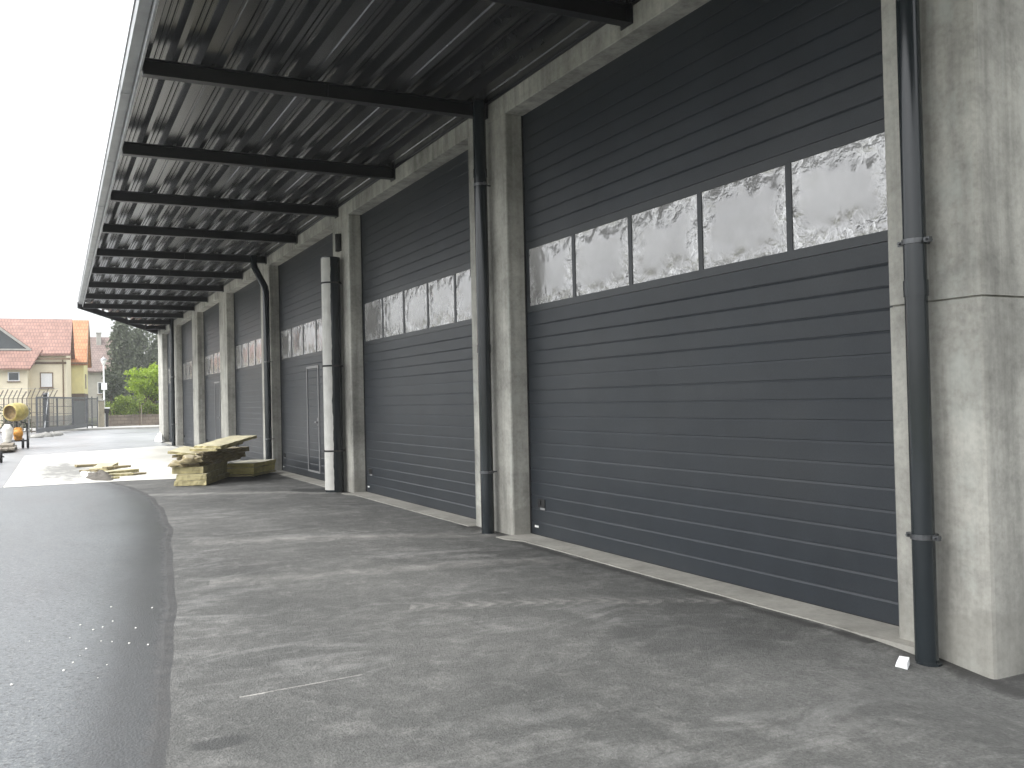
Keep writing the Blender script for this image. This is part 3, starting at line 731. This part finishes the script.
# ------------------------------------------------------------------ concrete mixer and site clutter on the left
mx=empty('concrete_mixer',(-.93,40,0),'yellow drum concrete mixer with orange motor on small black wheels','concrete mixer')
m=MB()  # drum: bulged barrel, axis slightly towards the camera-left
def lathe(mb,prof,c,ax,n=32):
    ax=Vector(ax).normalized(); u=(ax.cross(Vector((0,0,1))) if abs(ax.z)<.9 else Vector((1,0,0))).normalized(); w=ax.cross(u); vs=[]
    for (r,t) in prof:
        for k in range(n):
            q=2*math.pi*k/n; vs.append(Vector(c)+ax*t+(u*math.cos(q)+w*math.sin(q))*r)
    fs=[(i*n+k,i*n+(k+1)%n,(i+1)*n+(k+1)%n,(i+1)*n+k) for i in range(len(prof)-1) for k in range(n)]
    mb.add(vs,fs,True); return mb
dax=(.62,.78,.06)
lathe(m,[(.27,-.36),(.31,-.345),(.335,-.25),(.34,-.1),(.34,.16),(.31,.28),(.23,.36),(.02,.39)],(-.93,40,1.40),dax)
dr=m.build('drum',M['yellow_paint'],mx)
m=MB(); lathe(m,[(.27,-.36),(.25,-.34),(.29,-.2),(.02,-.15)],(-.93,40,1.40),dax); m.build('drum_mouth',M['drum_inside'],dr)
m=MB(); lathe(m,[(.341,-.03),(.352,-.03),(.352,.03),(.341,.03)],(-.93,40,1.40),dax); m.build('ring_gear',M['yellow_paint'],dr)
m=MB()
for s in (-1,1):
    m.tube([(-.93+s*.36,40.1,.18),(-.93+s*.34,40.1,.95),(-.93+s*.12,40.05,1.02)],.03,8)
m.tube([(-1.29,40.1,.3),(-.57,40.1,.3)],.03,8); m.tube([(-.57,40.1,.3),(-.57,40.75,.17)],.025,8); m.tube([(-1.29,40.1,.3),(-1.29,40.7,.02)],.025,8)
m.tube([(-.93,40.05,.3),(-.93,40.05,1.04)],.035,8)
m.build('stand',M['steel'],mx)
m=MB(); m.tube([(-.52,40.1,.35),(-.52,40.12,1.55)],.018,8); m.tube([(-.66,40.0,1.50),(-.52,40.1,1.55)],.018,8); m.build('tipping_lever',M['galv'],mx)
m=MB(); m.cbox(-1.03,-.74,39.72,40.0,.32,.82,.08); lathe(m,[(.02,-.14),(.16,-.13),(.17,.0),(.13,.13),(.02,.14)],(-.88,39.72,.58),(0,1,0)); m.build('motor_housing',M['orange_paint'],mx)
for s in (0,1):
    w=MB(); c=(-.74+s*.17,40.45,.19); lathe(w,[(.09,-.045),(.17,-.045),(.19,-.02),(.19,.02),(.17,.045),(.09,.045),(.09,-.045)],c,(1,0,0)); wo=w.build('wheel',M['rubber'],mx)
    h=MB(); lathe(h,[(.01,-.03),(.088,-.03),(.088,.03),(.01,.03)],c,(1,0,0)); h.build('rim',M['steel'],wo)
# sack beside it
m=MB(); nr,na=18,28; vs=[]
for i in range(nr+1):
    t=i/nr; r=.17*(1-.15*math.cos(t*5))*(1 if t<.8 else 1-(t-.8)*2.2)*(1 if t>.05 else .85)
    for k in range(na):
        q=2*math.pi*k/na; rr=r*(1+.14*noise.noise(Vector((math.cos(q)*1.4,math.sin(q)*1.4,t*3))))
        vs.append((-1.22+rr*math.cos(q)*.95,39.35+rr*math.sin(q),.25+t*.70))
m.add(vs,[(i*na+k,i*na+(k+1)%na,(i+1)*na+(k+1)%na,(i+1)*na+k) for i in range(nr) for k in range(na)]+[tuple(range(nr*na,nr*na+na)),tuple(range(na))[::-1]],True)
o=m.build('cement_sack',M['sack'],None,origin=(-1.17,39.35,.25)); tag(o,'full white woven sack standing on planks left of the orange motor','sack')
# plank pile on bearers
pl=[]
labs=['grey plank at the bottom of the low plank pile, farthest right','grey plank at the bottom of the pile, beside the sack','grey plank at the bottom of the pile, farthest left','short upper plank of the pile carrying the white sack']
for k,(x,y0,y1,z) in enumerate([(-1.02,36.4,39.9,.09),(-1.22,36.1,39.8,.09),(-1.42,35.8,39.9,.09),(-1.2,37.4,39.9,.165)]):
    m=MB(); m.cbox(x-.09,x+.09,y0,y1,z,z+.07,.006) if k<3 else m.cbox(x-.22,x+.2,y0,y1,z,z+.085,.006)
    o=m.build('plank',M['timber'],None,origin=(x,(y0+y1)/2,z)); tag(o,labs[k],'plank','planks piled under the sack')
for k,y in enumerate((36.8,39.2)):
    m=MB(); m.cbox(-1.56,-.9,y-.05,y+.05,.006,.088,.005); o=m.build('timber_bearer',M['timber'],None,origin=(-1.2,y,0)); tag(o,['squared timber bearer under the near end of the planks','squared timber bearer under the far end of the planks'][k],'timber','bearers under the planks')
# hand trolley whose black foot shows at the frame edge
ht=empty('wheelbarrow',(-1.35,29.8,0),'dark wheelbarrow cut by the left frame edge, wheel on the road','wheelbarrow')
w=MB(); c=(-1.10,29.7,.16); lathe(w,[(.09,-.045),(.145,-.045),(.165,-.02),(.165,.02),(.145,.045),(.09,.045),(.09,-.045)],c,(1,0,.0)); wo=w.build('wheel',M['rubber'],ht)
h=MB(); lathe(h,[(.01,-.03),(.088,-.03),(.088,.03),(.01,.03)],c,(1,0,0)); h.build('rim',M['steel'],wo)
m=MB(); m.tube([(-1.18,29.7,.16),(-1.5,29.9,.30),(-2.3,30.0,.62)],.018,8); m.tube([(-1.02,29.7,.16),(-1.3,30.2,.30),(-2.3,30.5,.62)],.018,8); m.tube([(-1.8,30.3,.02),(-1.8,30.3,.4)],.016,8); m.build('frame',M['steel'],ht)
m=MB(); m.prism([(-1.28,.36),(-1.25,.62),(-2.25,.62),(-2.0,.36)],'y',29.75,30.35); m.build('tray',M['gate'],ht)

# ------------------------------------------------------------------ gate, fence, pillar, lamp
def lerp(a,b,t): return tuple(a[k]+(b[k]-a[k])*t for k in range(3))
G0=Vector((-.36,60,0)); G1=Vector((2.66,72,0)); gd=(G1-G0)
ga=empty('sliding_gate',tuple((G0+G1)/2),'grey metal sliding gate with mesh infill standing open along the yard','gate')
m=MB()
def gp(t,z): return tuple(G0+gd*t+Vector((0,0,z)))
m.bar(gp(0,.27),gp(1,.30),.12,.26); m.bar(gp(0,2.18),gp(1,2.22),.08,.1)
m.build('frame',M['gate'],ga)
for t in (0,.14,.36,.68,1): 
    m=MB(); m.bar(gp(t,.30),gp(t,2.2),.1,.1); m.build('upright',M['gate'],ga)
m=MB()
for z in (.75,1.2,1.65): m.bar(gp(.0,z),gp(1,z),.02,.03)
nb=90
for k in range(nb):
    t=k/nb; m.bar(gp(t,.4),gp(t,2.15),.014,.014)
m.build('bar_infill',M['gate'],ga)
m=MB(); m.bar(gp(.12,.3),gp(.20,2.5),.06,.06); m.build('brace',M['galv'],ga)
m=MB(); m.bar(gp(.70,1.2),gp(.95,1.2),.03,1.6); m.build('sheet_panel',M['gate'],ga)
gp_=empty('gate_post',(.12,62.5,0),'thick dark steel post with a rounded cap guiding the sliding gate','gate post')
m=MB(); m.cbox(-.05,.25,62.55,62.85,-.1,2.32,.02); m.build('post',M['steel'],gp_)
m=MB(); lathe(m,[(.17,0),(.19,.03),(.16,.1),(.08,.16),(.01,.18)],(.10,62.7,2.32),(0,0,1),16); m.build('cap',M['steel'],gp_)
# second fixed panel to the pillar
fp=empty('fence_panel',(3.0,73.5,0),'short grey bar fence panel between the sliding gate and the stone pillar','fence')
m=MB()
for z in (.35,2.2): m.bar((2.72,72.3,z),(3.55,75.6,z),.06,.07)
for k in range(24): 
    q=lerp((2.72,72.3,0),(3.55,75.6,0),k/23); m.bar((q[0],q[1],.3),(q[0],q[1],2.22),.016,.016)
m.build('bars',M['gate'],fp)
for q in ((2.72,72.3),(3.1,73.8),(3.55,75.6)):
    m=MB(); m.bar((*q,.0),(*q,2.35),.09,.09); m.build('post',M['gate'],fp)
pi_=empty('gate_pillar',(3.9,76,0),'sandy stone gate pillar with a white topped letter box','pillar')
m=MB(); m.cbox(3.62,4.04,75.7,76.2,-.1,2.02,.03); m.build('shaft',M['sand_pillar'],pi_)
m=MB(); m.cbox(3.58,4.08,75.66,76.24,2.022,2.12,.02); m.build('capstone',M['kerb'],pi_)
lb=MB(); lb.cbox(4.05,4.36,75.62,75.95,1.1,1.45,.02); b_=lb.build('letter_box',M['steel'],pi_)
lb=MB(); lb.cbox(4.03,4.40,75.58,75.98,1.452,1.54,.02); lb.build('lid',M['white_paint'],b_)
lb=MB(); lb.cbox(4.1,4.3,75.7,75.9,.05,1.098,.01); lb.build('stem',M['steel'],b_)
# security fence with slanted arms
sf=empty('security_fence',(-1.0,66,0),'tall mesh fence with slanted barbed wire arms on top, left of the gate','fence')
m=MB()
F0=(-7.5,63.5); F1=(.55,66.8)
def fpnt(t,z,dx=0): return (F0[0]+(F1[0]-F0[0])*t+dx,F0[1]+(F1[1]-F0[1])*t,z)
for z in (.12,.7,1.3,1.85,2.2): m.bar(fpnt(0,z),fpnt(1,z),.03,.03)
for k in range(90): m.bar(fpnt(k/89,.05),fpnt(k/89,2.22),.012,.012)
m.build('mesh_panel',M['rust_steel'],sf)
NA=32
for k in range(NA+1):
    t=k/NA; m=MB(); m.bar(fpnt(t,0),fpnt(t,2.25),.06,.06); p=m.build('post',M['rust_steel'],sf)
    m=MB(); m.bar(fpnt(t,2.22),fpnt(t,2.72+.14*(k%3==0)-.08*(k%4==1),.24),.06,.08); m.build('slanted_arm',M['rust_steel'],p)
m=MB()
for j in (.3,.65,1): m.tube([fpnt(0,2.22+.6*j,.29*j),fpnt(1,2.22+.6*j,.29*j)],.008,6)
m.build('barbed_wire',M['galv'],sf)
# rubble at the gate track
for k,(x,y,s) in enumerate([(.05,55.9,.35),(.45,57.2,.30),(-.35,54.6,.26),(.75,58.6,.2),(-.6,55.6,.2),(.2,57.0,.22)]):
    o=rubble('rubble_stone',(x,y,.05),s*1.2,s,s*.55,M['stone'],k*2.1+1,2,.35)
    tag(o,['broad grey rubble lump in front of the gate post','grey rubble lump right of the broadest one','flat grey rubble lump nearest to the mixer','small rubble lump lying farthest right along the gate','small rubble lump at the left end of the heap','small rubble lump between the two broad ones'][k],'rubble','rubble lumps below the gate rail')
la=empty('street_lamp',(4.14,78,0),'white street lamp with a lantern head and a small sign box','street lamp')
m=MB(); m.tube([(4.14,78,0),(4.14,78,1.2),(4.14,78,4.8)],[.085,.07,.055],12); m.build('pole',M['white_paint'],la)
m=MB(); lathe(m,[(.05,0),(.09,.03),(.22,.36),(.21,.40),(.02,.41)],(4.14,78,4.78),(0,0,1),8); hd=m.build('lantern',M['lamp_glass'],la)
m=MB(); lathe(m,[(.25,0),(.27,.03),(.1,.17),(.03,.23),(.01,.3)],(4.14,78,5.18),(0,0,1),8); m.build('lantern_cap',M['galv'],hd)
m=MB(); m.cbox(3.95,4.35,77.86,77.93,2.9,3.42,.01); m.cbox(3.98,4.32,77.93,78.0,2.95,3.37,.01); m.build('sign_box',M['white_paint'],la)

# ------------------------------------------------------------------ vegetation
def foliage(centres,n,size,seed,flat=.6):
    """leaf-sized quads scattered in clumps; centres: (x,y,z,rx,ry,rz,weight)"""
    rnd=random.Random(seed); vs=[];fs=[];tint=[]
    tw=sum(c[6] for c in centres)
    for c in centres:
        for q in range(int(n*c[6]/tw)):
            while True:
                p=Vector((rnd.gauss(0,.48),rnd.gauss(0,.48),rnd.gauss(0,.48)))
                if p.length<1.25: break
            pos=Vector((c[0]+p.x*c[3],c[1]+p.y*c[4],c[2]+p.z*c[5]))
            d=Vector((rnd.gauss(0,1),rnd.gauss(0,1),rnd.gauss(0,1)*flat)).normalized(); e=d.orthogonal().normalized()
            e=(Matrix.Rotation(rnd.uniform(0,6.28),3,d)@e); f=d.cross(e); s=size*rnd.uniform(.55,1.3)
            o=len(vs); vs+= [pos-e*s*.5,pos+f*s*.28,pos+e*s*.6,pos-f*s*.28]; fs.append((o,o+1,o+2,o+3)); tv=rnd.random(); tint+=[tv]*4
    return vs,fs,tint
def leaf_obj(name,data,mat,parent=None,origin=None):
    m=MB(); m.add(data[0],data[1]); o=m.build(name,mat,parent,origin,recalc=False)
    a=o.data.attributes.new('tint','FLOAT','POINT'); a.data.foreach_set('value',data[2]); return o
def tree(name,x,y,h,rx,ry,z0,mat,label,cat,n,size,seed,lobes=26,conic=False,group=None):
    t=empty(name,(x,y,.1),label,cat,group); rnd=random.Random(seed)
    tr=MB(); pts=[(x,y,0)]; 
    for k in range(1,7): pts.append((x+rnd.uniform(-.15,.15)*k*.4,y+rnd.uniform(-.1,.1)*k,h*.85*k/6))
    r0=h*.022+.05; tr.tube(pts,[r0*(1-k/7.5) for k in range(7)],10)
    cs=[]
    for k in range(lobes):
        u=(k+.5)/lobes; zz=z0+(h-z0)*(u**.9); 
        prof=(1-u)*.95+.12 if conic else math.sin(math.pi*min(1,.12+.85*u))**.7
        q=rnd.uniform(0,6.28); rr=math.sqrt(rnd.random())*prof*.8
        cx,cy=x+math.cos(q)*rr*rx,y+math.sin(q)*rr*ry; s=rnd.uniform(.3,.55)
        cs.append((cx,cy,zz-rnd.uniform(0,.1)*h,rx*s,ry*s,(h-z0)*.16*rnd.uniform(.7,1.3),s))
        b=min(5,max(1,int(u*6))); tr.tube([pts[b],((pts[b][0]+cx)/2,(pts[b][1]+cy)/2,(pts[b][2]+zz)/2+.1),(cx,cy,zz-.1)],[r0*.4,r0*.25,r0*.08],6,False)
    tr.build('trunk',M['trunk'],t); leaf_obj('crown',foliage(cs,n,size,seed+1),mat,t)
    return t
tg='dark trees behind the hedge'
tree('broadleaf_tree',7.6,110,11.0,2.0,2.0,1.2,M['leaf_dark'],'tallest dark tree, nearest to the brown roofed house','tree',9000,.34,5,34,True,tg)
tree('broadleaf_tree',9.6,114,10.6,2.2,2.2,1.0,M['leaf_dark'],'dark grey green tree in the middle of the row','tree',9000,.34,15,34,False,tg)
tree('broadleaf_tree',12.0,112,9.6,2.3,2.2,1.0,M['leaf_dark'],'dark tree right of the others, partly behind the far column','tree',8000,.34,25,32,False,tg)
tree('broadleaf_tree',14.8,113,10.5,2.4,2.2,1.0,M['leaf_dark'],'dark tree hidden behind the end of the warehouse','tree',5000,.36,35,30,False,tg)
tree('broadleaf_tree',6.4,106,5.6,1.3,1.4,.6,M['leaf_mid'],'low mid green tree in front of the brown roofed house','tree',5000,.26,45,22,False,tg)
tree('fresh_green_tree',7.8,82,4.9,1.9,1.4,2.6,M['leaf_bright'],'bright yellow green tree rising behind the clipped hedge','tree',8500,.21,7,30)
# hedge
he=empty('hedge',(7.5,78,.8),'clipped green hedge growing along the low brown wall','hedge')
rnd=random.Random(9); cs=[]
for k in range(110):
    x=4.42+(13.5-4.42)*rnd.random(); cs.append((x,78+rnd.uniform(-.35,.35),.85+1.35*rnd.random()**.8,.4,.35,.33,1))
leaf_obj('leaves',foliage(cs,14000,.14,10),M['leaf_hedge'],he)
m=MB()
for k in range(22):
    x=4.5+.42*k; m.tube([(x,78,.3),(x+rnd.uniform(-.1,.1),78,1.2),(x+rnd.uniform(-.2,.2),78+rnd.uniform(-.2,.2),2.0)],[.04,.03,.012],6)
m.build('stems',M['trunk'],he)
m=MB(); m.box(4.42,14,77.2,77.5,-.1,.86,ch=.02); m.box(4.40,14.02,77.16,77.54,.862,.92,ch=.01)
tag(m.build('garden_wall',M['wall_brown'],None,origin=(9,77.35,0)),'low brown block wall under the clipped hedge','wall')
st=empty('young_tree',(6.55,76.6,0),'thin staked sapling standing in front of the brown wall','sapling')
m=MB(); m.tube([(6.55,76.6,0),(6.56,76.6,1.2),(6.5,76.6,2.3)],[.025,.02,.01],6); m.build('stem',M['trunk'],st)
m=MB(); m.tube([(6.68,76.6,0),(6.68,76.6,1.7)],.03,8); m.build('stake',M['timber'],st)
leaf_obj('leaves',foliage([(6.52,76.6,1.9,.25,.2,.5,1),(6.6,76.6,2.3,.2,.2,.3,1)],160,.13,3),M['leaf_hedge'],st)
# shrubs and weeds behind the fence
for k,(x,y,h,r) in enumerate([(-5.6,70.3,1.5,1.0),(-3.6,70.6,1.7,1.1),(-1.7,70.5,1.5,1.0)]):
    t=empty('shrub',(x,y,.05),['olive shrub behind the fence, nearest to the frame edge','olive shrub behind the fence above the mixer drum','olive shrub behind the fence left of the gate'][k],'shrub','shrubs behind the mesh fence')
    r2=random.Random(k+60); cs=[(x+r2.uniform(-r,r)*.7,y+r2.uniform(-.3,.3),.2+r2.random()*h*.8,.4,.35,.35,1) for q in range(14)]
    leaf_obj('leaves',foliage(cs,1700,.15,k+70),M['leaf_mid'],t)
    m=MB()
    for q in range(6): m.tube([(x,y,0),(x+r2.uniform(-.3,.3),y,h*.4),(x+r2.uniform(-.6,.6),y+r2.uniform(-.2,.2),h*.8)],[.03,.02,.008],5)
    m.build('stems',M['trunk'],t)

# ------------------------------------------------------------------ houses
def gable_house(h,w,d,eave,ridge,wallmat,roofmat,over=.45,rise=0):
    """local coords: front at y=0 facing -y, x from -w (left) to 0 (right)"""
    m=MB(); m.prism([(0,0),(d,0),(d,eave),(d/2,ridge-.18),(0,eave)],'x',-w,0); m.build('wall',wallmat,h,local=True)
    sl=(ridge-eave)/(d/2); m=MB(); t=.2
    for s in (0,1):
        y0=-over if s==0 else d+over; z0=eave-over*sl; yr=d/2
        vs=[(-w-.3,y0,z0),(.35,y0,z0),(.35,yr,ridge),(-w-.3,yr,ridge)]; vs=vs+[(p[0],p[1],p[2]+t) for p in vs]
        m.add(vs,[(0,1,2,3),(4,7,6,5),(0,4,5,1),(1,5,6,2),(2,6,7,3),(3,7,4,0)])
    r=m.build('roof',roofmat,h,local=True); return r,sl
def win(h,x0,x1,z0,z1,y=0,panemat=None,shut=False):
    f=MB()
    for a in ((x0-.08,x0,z0-.08,z1+.08),(x1,x1+.08,z0-.08,z1+.08)): f.box(a[0],a[1],y-.05,y+.02,a[2],a[3])
    f.box(x0,x1,y-.05,y+.02,z1,z1+.08); f.box(x0,x1,y-.05,y+.02,z0-.08,z0)
    w=f.build('window',M['wood_trim'] if shut else M['white_paint'],h,local=True)
    g=MB(); g.box(x0,x1,y-.015,y+.01,z0,z1); g.build('pane',panemat or M['house_glass'],w,local=True)
    s=MB(); s.box(x0-.15,x1+.15,y-.14,y-.002,z0-.16,z0-.082); s.build('sill',M['wood_trim'],w,local=True); return w
h1=empty('house',(1.75,88,.05),'cream house with a large brown tiled roof and a dormer gable','house',None,R(-3.5))
r,sl=gable_house(h1,13,10,6.25,9.35,M['cream'],M['tile_brown'])
win(h1,-1.95,-1.1,3.35,4.5,0,M['white_paint'],True)
win(h1,-6.6,-5.6,3.3,4.4)
m=MB(); m.box(-13.3,.35,-.62,-.47,5.62,5.78); m.build('gutter',M['wood_trim'],r,local=True)
m=MB(); m.box(-13.01,.01,-.05,.0,5.28,5.46); m.build('timber_band',M['wood_trim'],h1,local=True)
m=MB(); m.tube([(-.25,-.54,5.7),(-.25,-.12,5.1),(-.25,-.12,.1)],.055,8); m.build('downpipe',M['wood_trim'],h1,local=True)
m=MB(); m.box(-13.02,.02,-.06,10.06,0,.9); m.build('plinth',M['grey_render'],h1,local=True)
# projecting bay with its own gable on the left (glass triangle above)
bx0,bx1=-7.2,-2.75
m=MB(); m.box(bx0+.3,bx1-.1,-1.6,-.002,0,4.9); b1=m.build('porch_wall',M['cream'],h1,local=True)
win(h1,bx1-1.45,bx1-.75,3.9,4.5,-1.6)
m=MB()
vs=[(bx0-.2,-2.1,4.72),(bx1+.15,-2.1,4.72),(bx1+.95,-.1,6.4),(bx0-.9,-.1,6.4)]; vs=vs+[(p[0],p[1],p[2]+.16) for p in vs]
m.add(vs,[(0,1,2,3),(4,7,6,5),(0,4,5,1),(1,5,6,2),(2,6,7,3),(3,7,4,0)]); pr=m.build('porch_roof',M['tile_brown'],h1,local=True)
m=MB(); m.box(bx0-.2,bx1+.15,-2.2,-2.102,4.68,4.8); m.build('gutter',M['wood_trim'],pr,local=True)
m=MB(); cxg=(-5.0); 
m.prism([(cxg-2.0,6.55),(cxg+2.0,6.55),(cxg,8.2)],'y',.0,2.2); dm=m.build('dormer',M['house_glass'],h1,local=True)
m=MB()
for s in (-1,1):
    m.add([(cxg,-.25,8.3),(cxg+s*2.35,-.25,6.42),(cxg+s*2.35,2.6,6.42),(cxg,4.2,8.3),(cxg,-.25,8.5),(cxg+s*2.35,-.25,6.62),(cxg+s*2.35,2.6,6.62),(cxg,4.2,8.5)],[(0,1,2,3),(4,7,6,5),(0,4,5,1),(1,5,6,2),(2,6,7,3),(3,7,4,0)])
m.build('dormer_roof',M['tile_brown'],dm,local=True)
m=MB()
for s in (-1,1): m.bar((cxg,-.28,8.32),(cxg+s*2.35,-.28,6.44),.06,.2)
m.bar((cxg-2.2,-.3,6.5),(cxg+2.2,-.3,6.5),.1,.14); m.build('dormer_trim',M['kerb'],dm,local=True)
h2=empty('house',(3.45,98,.05),'yellow house with a steep bright orange tiled roof','house',None,R(-6))
r,sl=gable_house(h2,5.0,5.2,6.1,9.95,M['yellow'],M['tile_orange'],.35)
m=MB(); m.box(-5.02,.02,-.05,5.25,0,2.9); m.build('plinth',M['house_plinth'],h2,local=True)
m=MB(); m.box(.0,.04,1.6,2.7,3.4,4.8); wo=m.build('window',M['wood_trim'],h2,local=True); m=MB(); m.box(.041,.05,1.7,2.6,3.5,4.7); m.build('pane',M['house_glass'],wo,local=True)
m=MB(); m.bar((.33,-.38,5.75),(.33,2.62,9.98),.06,.25); m.bar((.33,5.58,5.75),(.33,2.62,9.98),.06,.25); m.build('verge_board',M['wood_trim'],r,local=True)
m=MB(); m.box(-5.3,.35,-.5,-.38,5.72,5.86); m.build('gutter',M['wood_trim'],r,local=True)
h3=empty('house',(8.2,125,.05),'small grey house with a dull brown roof and grey chimney','house',None,R(-2))
r,sl=gable_house(h3,9,8,6.3,10.3,M['grey_render'],M['tile_dull'])
m=MB(); m.cbox(-2.3,-1.75,2.9,3.5,9.0,10.9,.02); m.cbox(-2.36,-1.69,2.84,3.56,10.902,11.02,.02); m.build('chimney',M['kerb'],r,local=True)
win(h3,-2.2,-1.2,3.3,4.6)

# ------------------------------------------------------------------ added haze, stands in for lens glare over the distance
hz=MB(); hz.box(-130,130,-30,175,-1.4,16)
hm=bpy.data.materials.new('glare_haze'); hm.use_nodes=True; hn=hm.node_tree; hn.nodes.clear()
ho=hn.nodes.new('ShaderNodeOutputMaterial'); hv=hn.nodes.new('ShaderNodeVolumePrincipled'); hv.inputs['Color'].default_value=(.95,.96,.97,1); hv.inputs['Density'].default_value=.0007
hn.links.new(hv.outputs[0],ho.inputs['Volume'])
tag(hz.build('haze',hm),kind='stuff')

# ------------------------------------------------------------------ camera
cam=bpy.data.cameras.new('camera'); co=bpy.data.objects.new('camera',cam); col.objects.link(co)
Rw=((0.8930588388608988,-0.012616533828378587,0.4497629746950951),(-0.44937721979661716,0.024965401099812067,0.8929931931855855),(-0.022494991893445424,-0.9996086993529433,0.016625989222628028))
mat=Matrix(((Rw[0][0],-Rw[0][1],-Rw[0][2],0),(Rw[1][0],-Rw[1][1],-Rw[1][2],0),(Rw[2][0],-Rw[2][1],-Rw[2][2],1.45),(0,0,0,1)))
co.matrix_world=mat
cam.sensor_width=36; cam.lens=36*930/1024; cam.clip_start=.05; cam.clip_end=3000
sc.camera=co

# ------------------------------------------------------------------ light: bright overcast
SUN_EL,SUN_AZ=R(55),R(-98)      # azimuth from +Y towards +X; the light comes from the open left side
w=bpy.data.worlds.new('World'); sc.world=w; w.use_nodes=True; nt=w.node_tree; nt.nodes.clear()
out=nt.nodes.new('ShaderNodeOutputWorld'); bg=nt.nodes.new('ShaderNodeBackground'); sky=nt.nodes.new('ShaderNodeTexSky')
sky.sky_type='NISHITA'; sky.sun_disc=False; sky.sun_elevation=SUN_EL; sky.sun_rotation=SUN_AZ; sky.air_density=1.0; sky.dust_density=1.5; sky.ozone_density=1.0
hs=nt.nodes.new('ShaderNodeHueSaturation'); hs.inputs['Saturation'].default_value=.12
nt.links.new(sky.outputs[0],hs.inputs['Color'])
# an overcast dome is darker at the horizon than overhead
tcw=nt.nodes.new('ShaderNodeTexCoord'); sw=nt.nodes.new('ShaderNodeSeparateXYZ'); nt.links.new(tcw.outputs['Generated'],sw.inputs[0])
mm=nt.nodes.new('ShaderNodeMath'); mm.operation='MULTIPLY_ADD'; mm.use_clamp=False; nt.links.new(sw.outputs[2],mm.inputs[0]); mm.inputs[1].default_value=1.5; mm.inputs[2].default_value=.42
vm=nt.nodes.new('ShaderNodeVectorMath'); vm.operation='SCALE'; nt.links.new(hs.outputs[0],vm.inputs[0]); nt.links.new(mm.outputs[0],vm.inputs['Scale']); nt.links.new(vm.outputs[0],bg.inputs[0]); nt.links.new(bg.outputs[0],out.inputs[0])
bg.inputs[1].default_value=.15
s=bpy.data.lights.new('sun','SUN'); s.energy=.8; s.angle=R(35); s.color=(1,.975,.94)
so_=bpy.data.objects.new('sun',s); col.objects.link(so_)
d=Vector((math.sin(SUN_AZ)*math.cos(SUN_EL),math.cos(SUN_AZ)*math.cos(SUN_EL),math.sin(SUN_EL)))
so_.rotation_euler=d.to_track_quat('Z','Y').to_euler(); so_.location=d*60
sc.view_settings.view_transform='Standard'; sc.view_settings.look='None'; sc.view_settings.exposure=1.65; sc.view_settings.gamma=1
sc.view_settings.use_curve_mapping=False
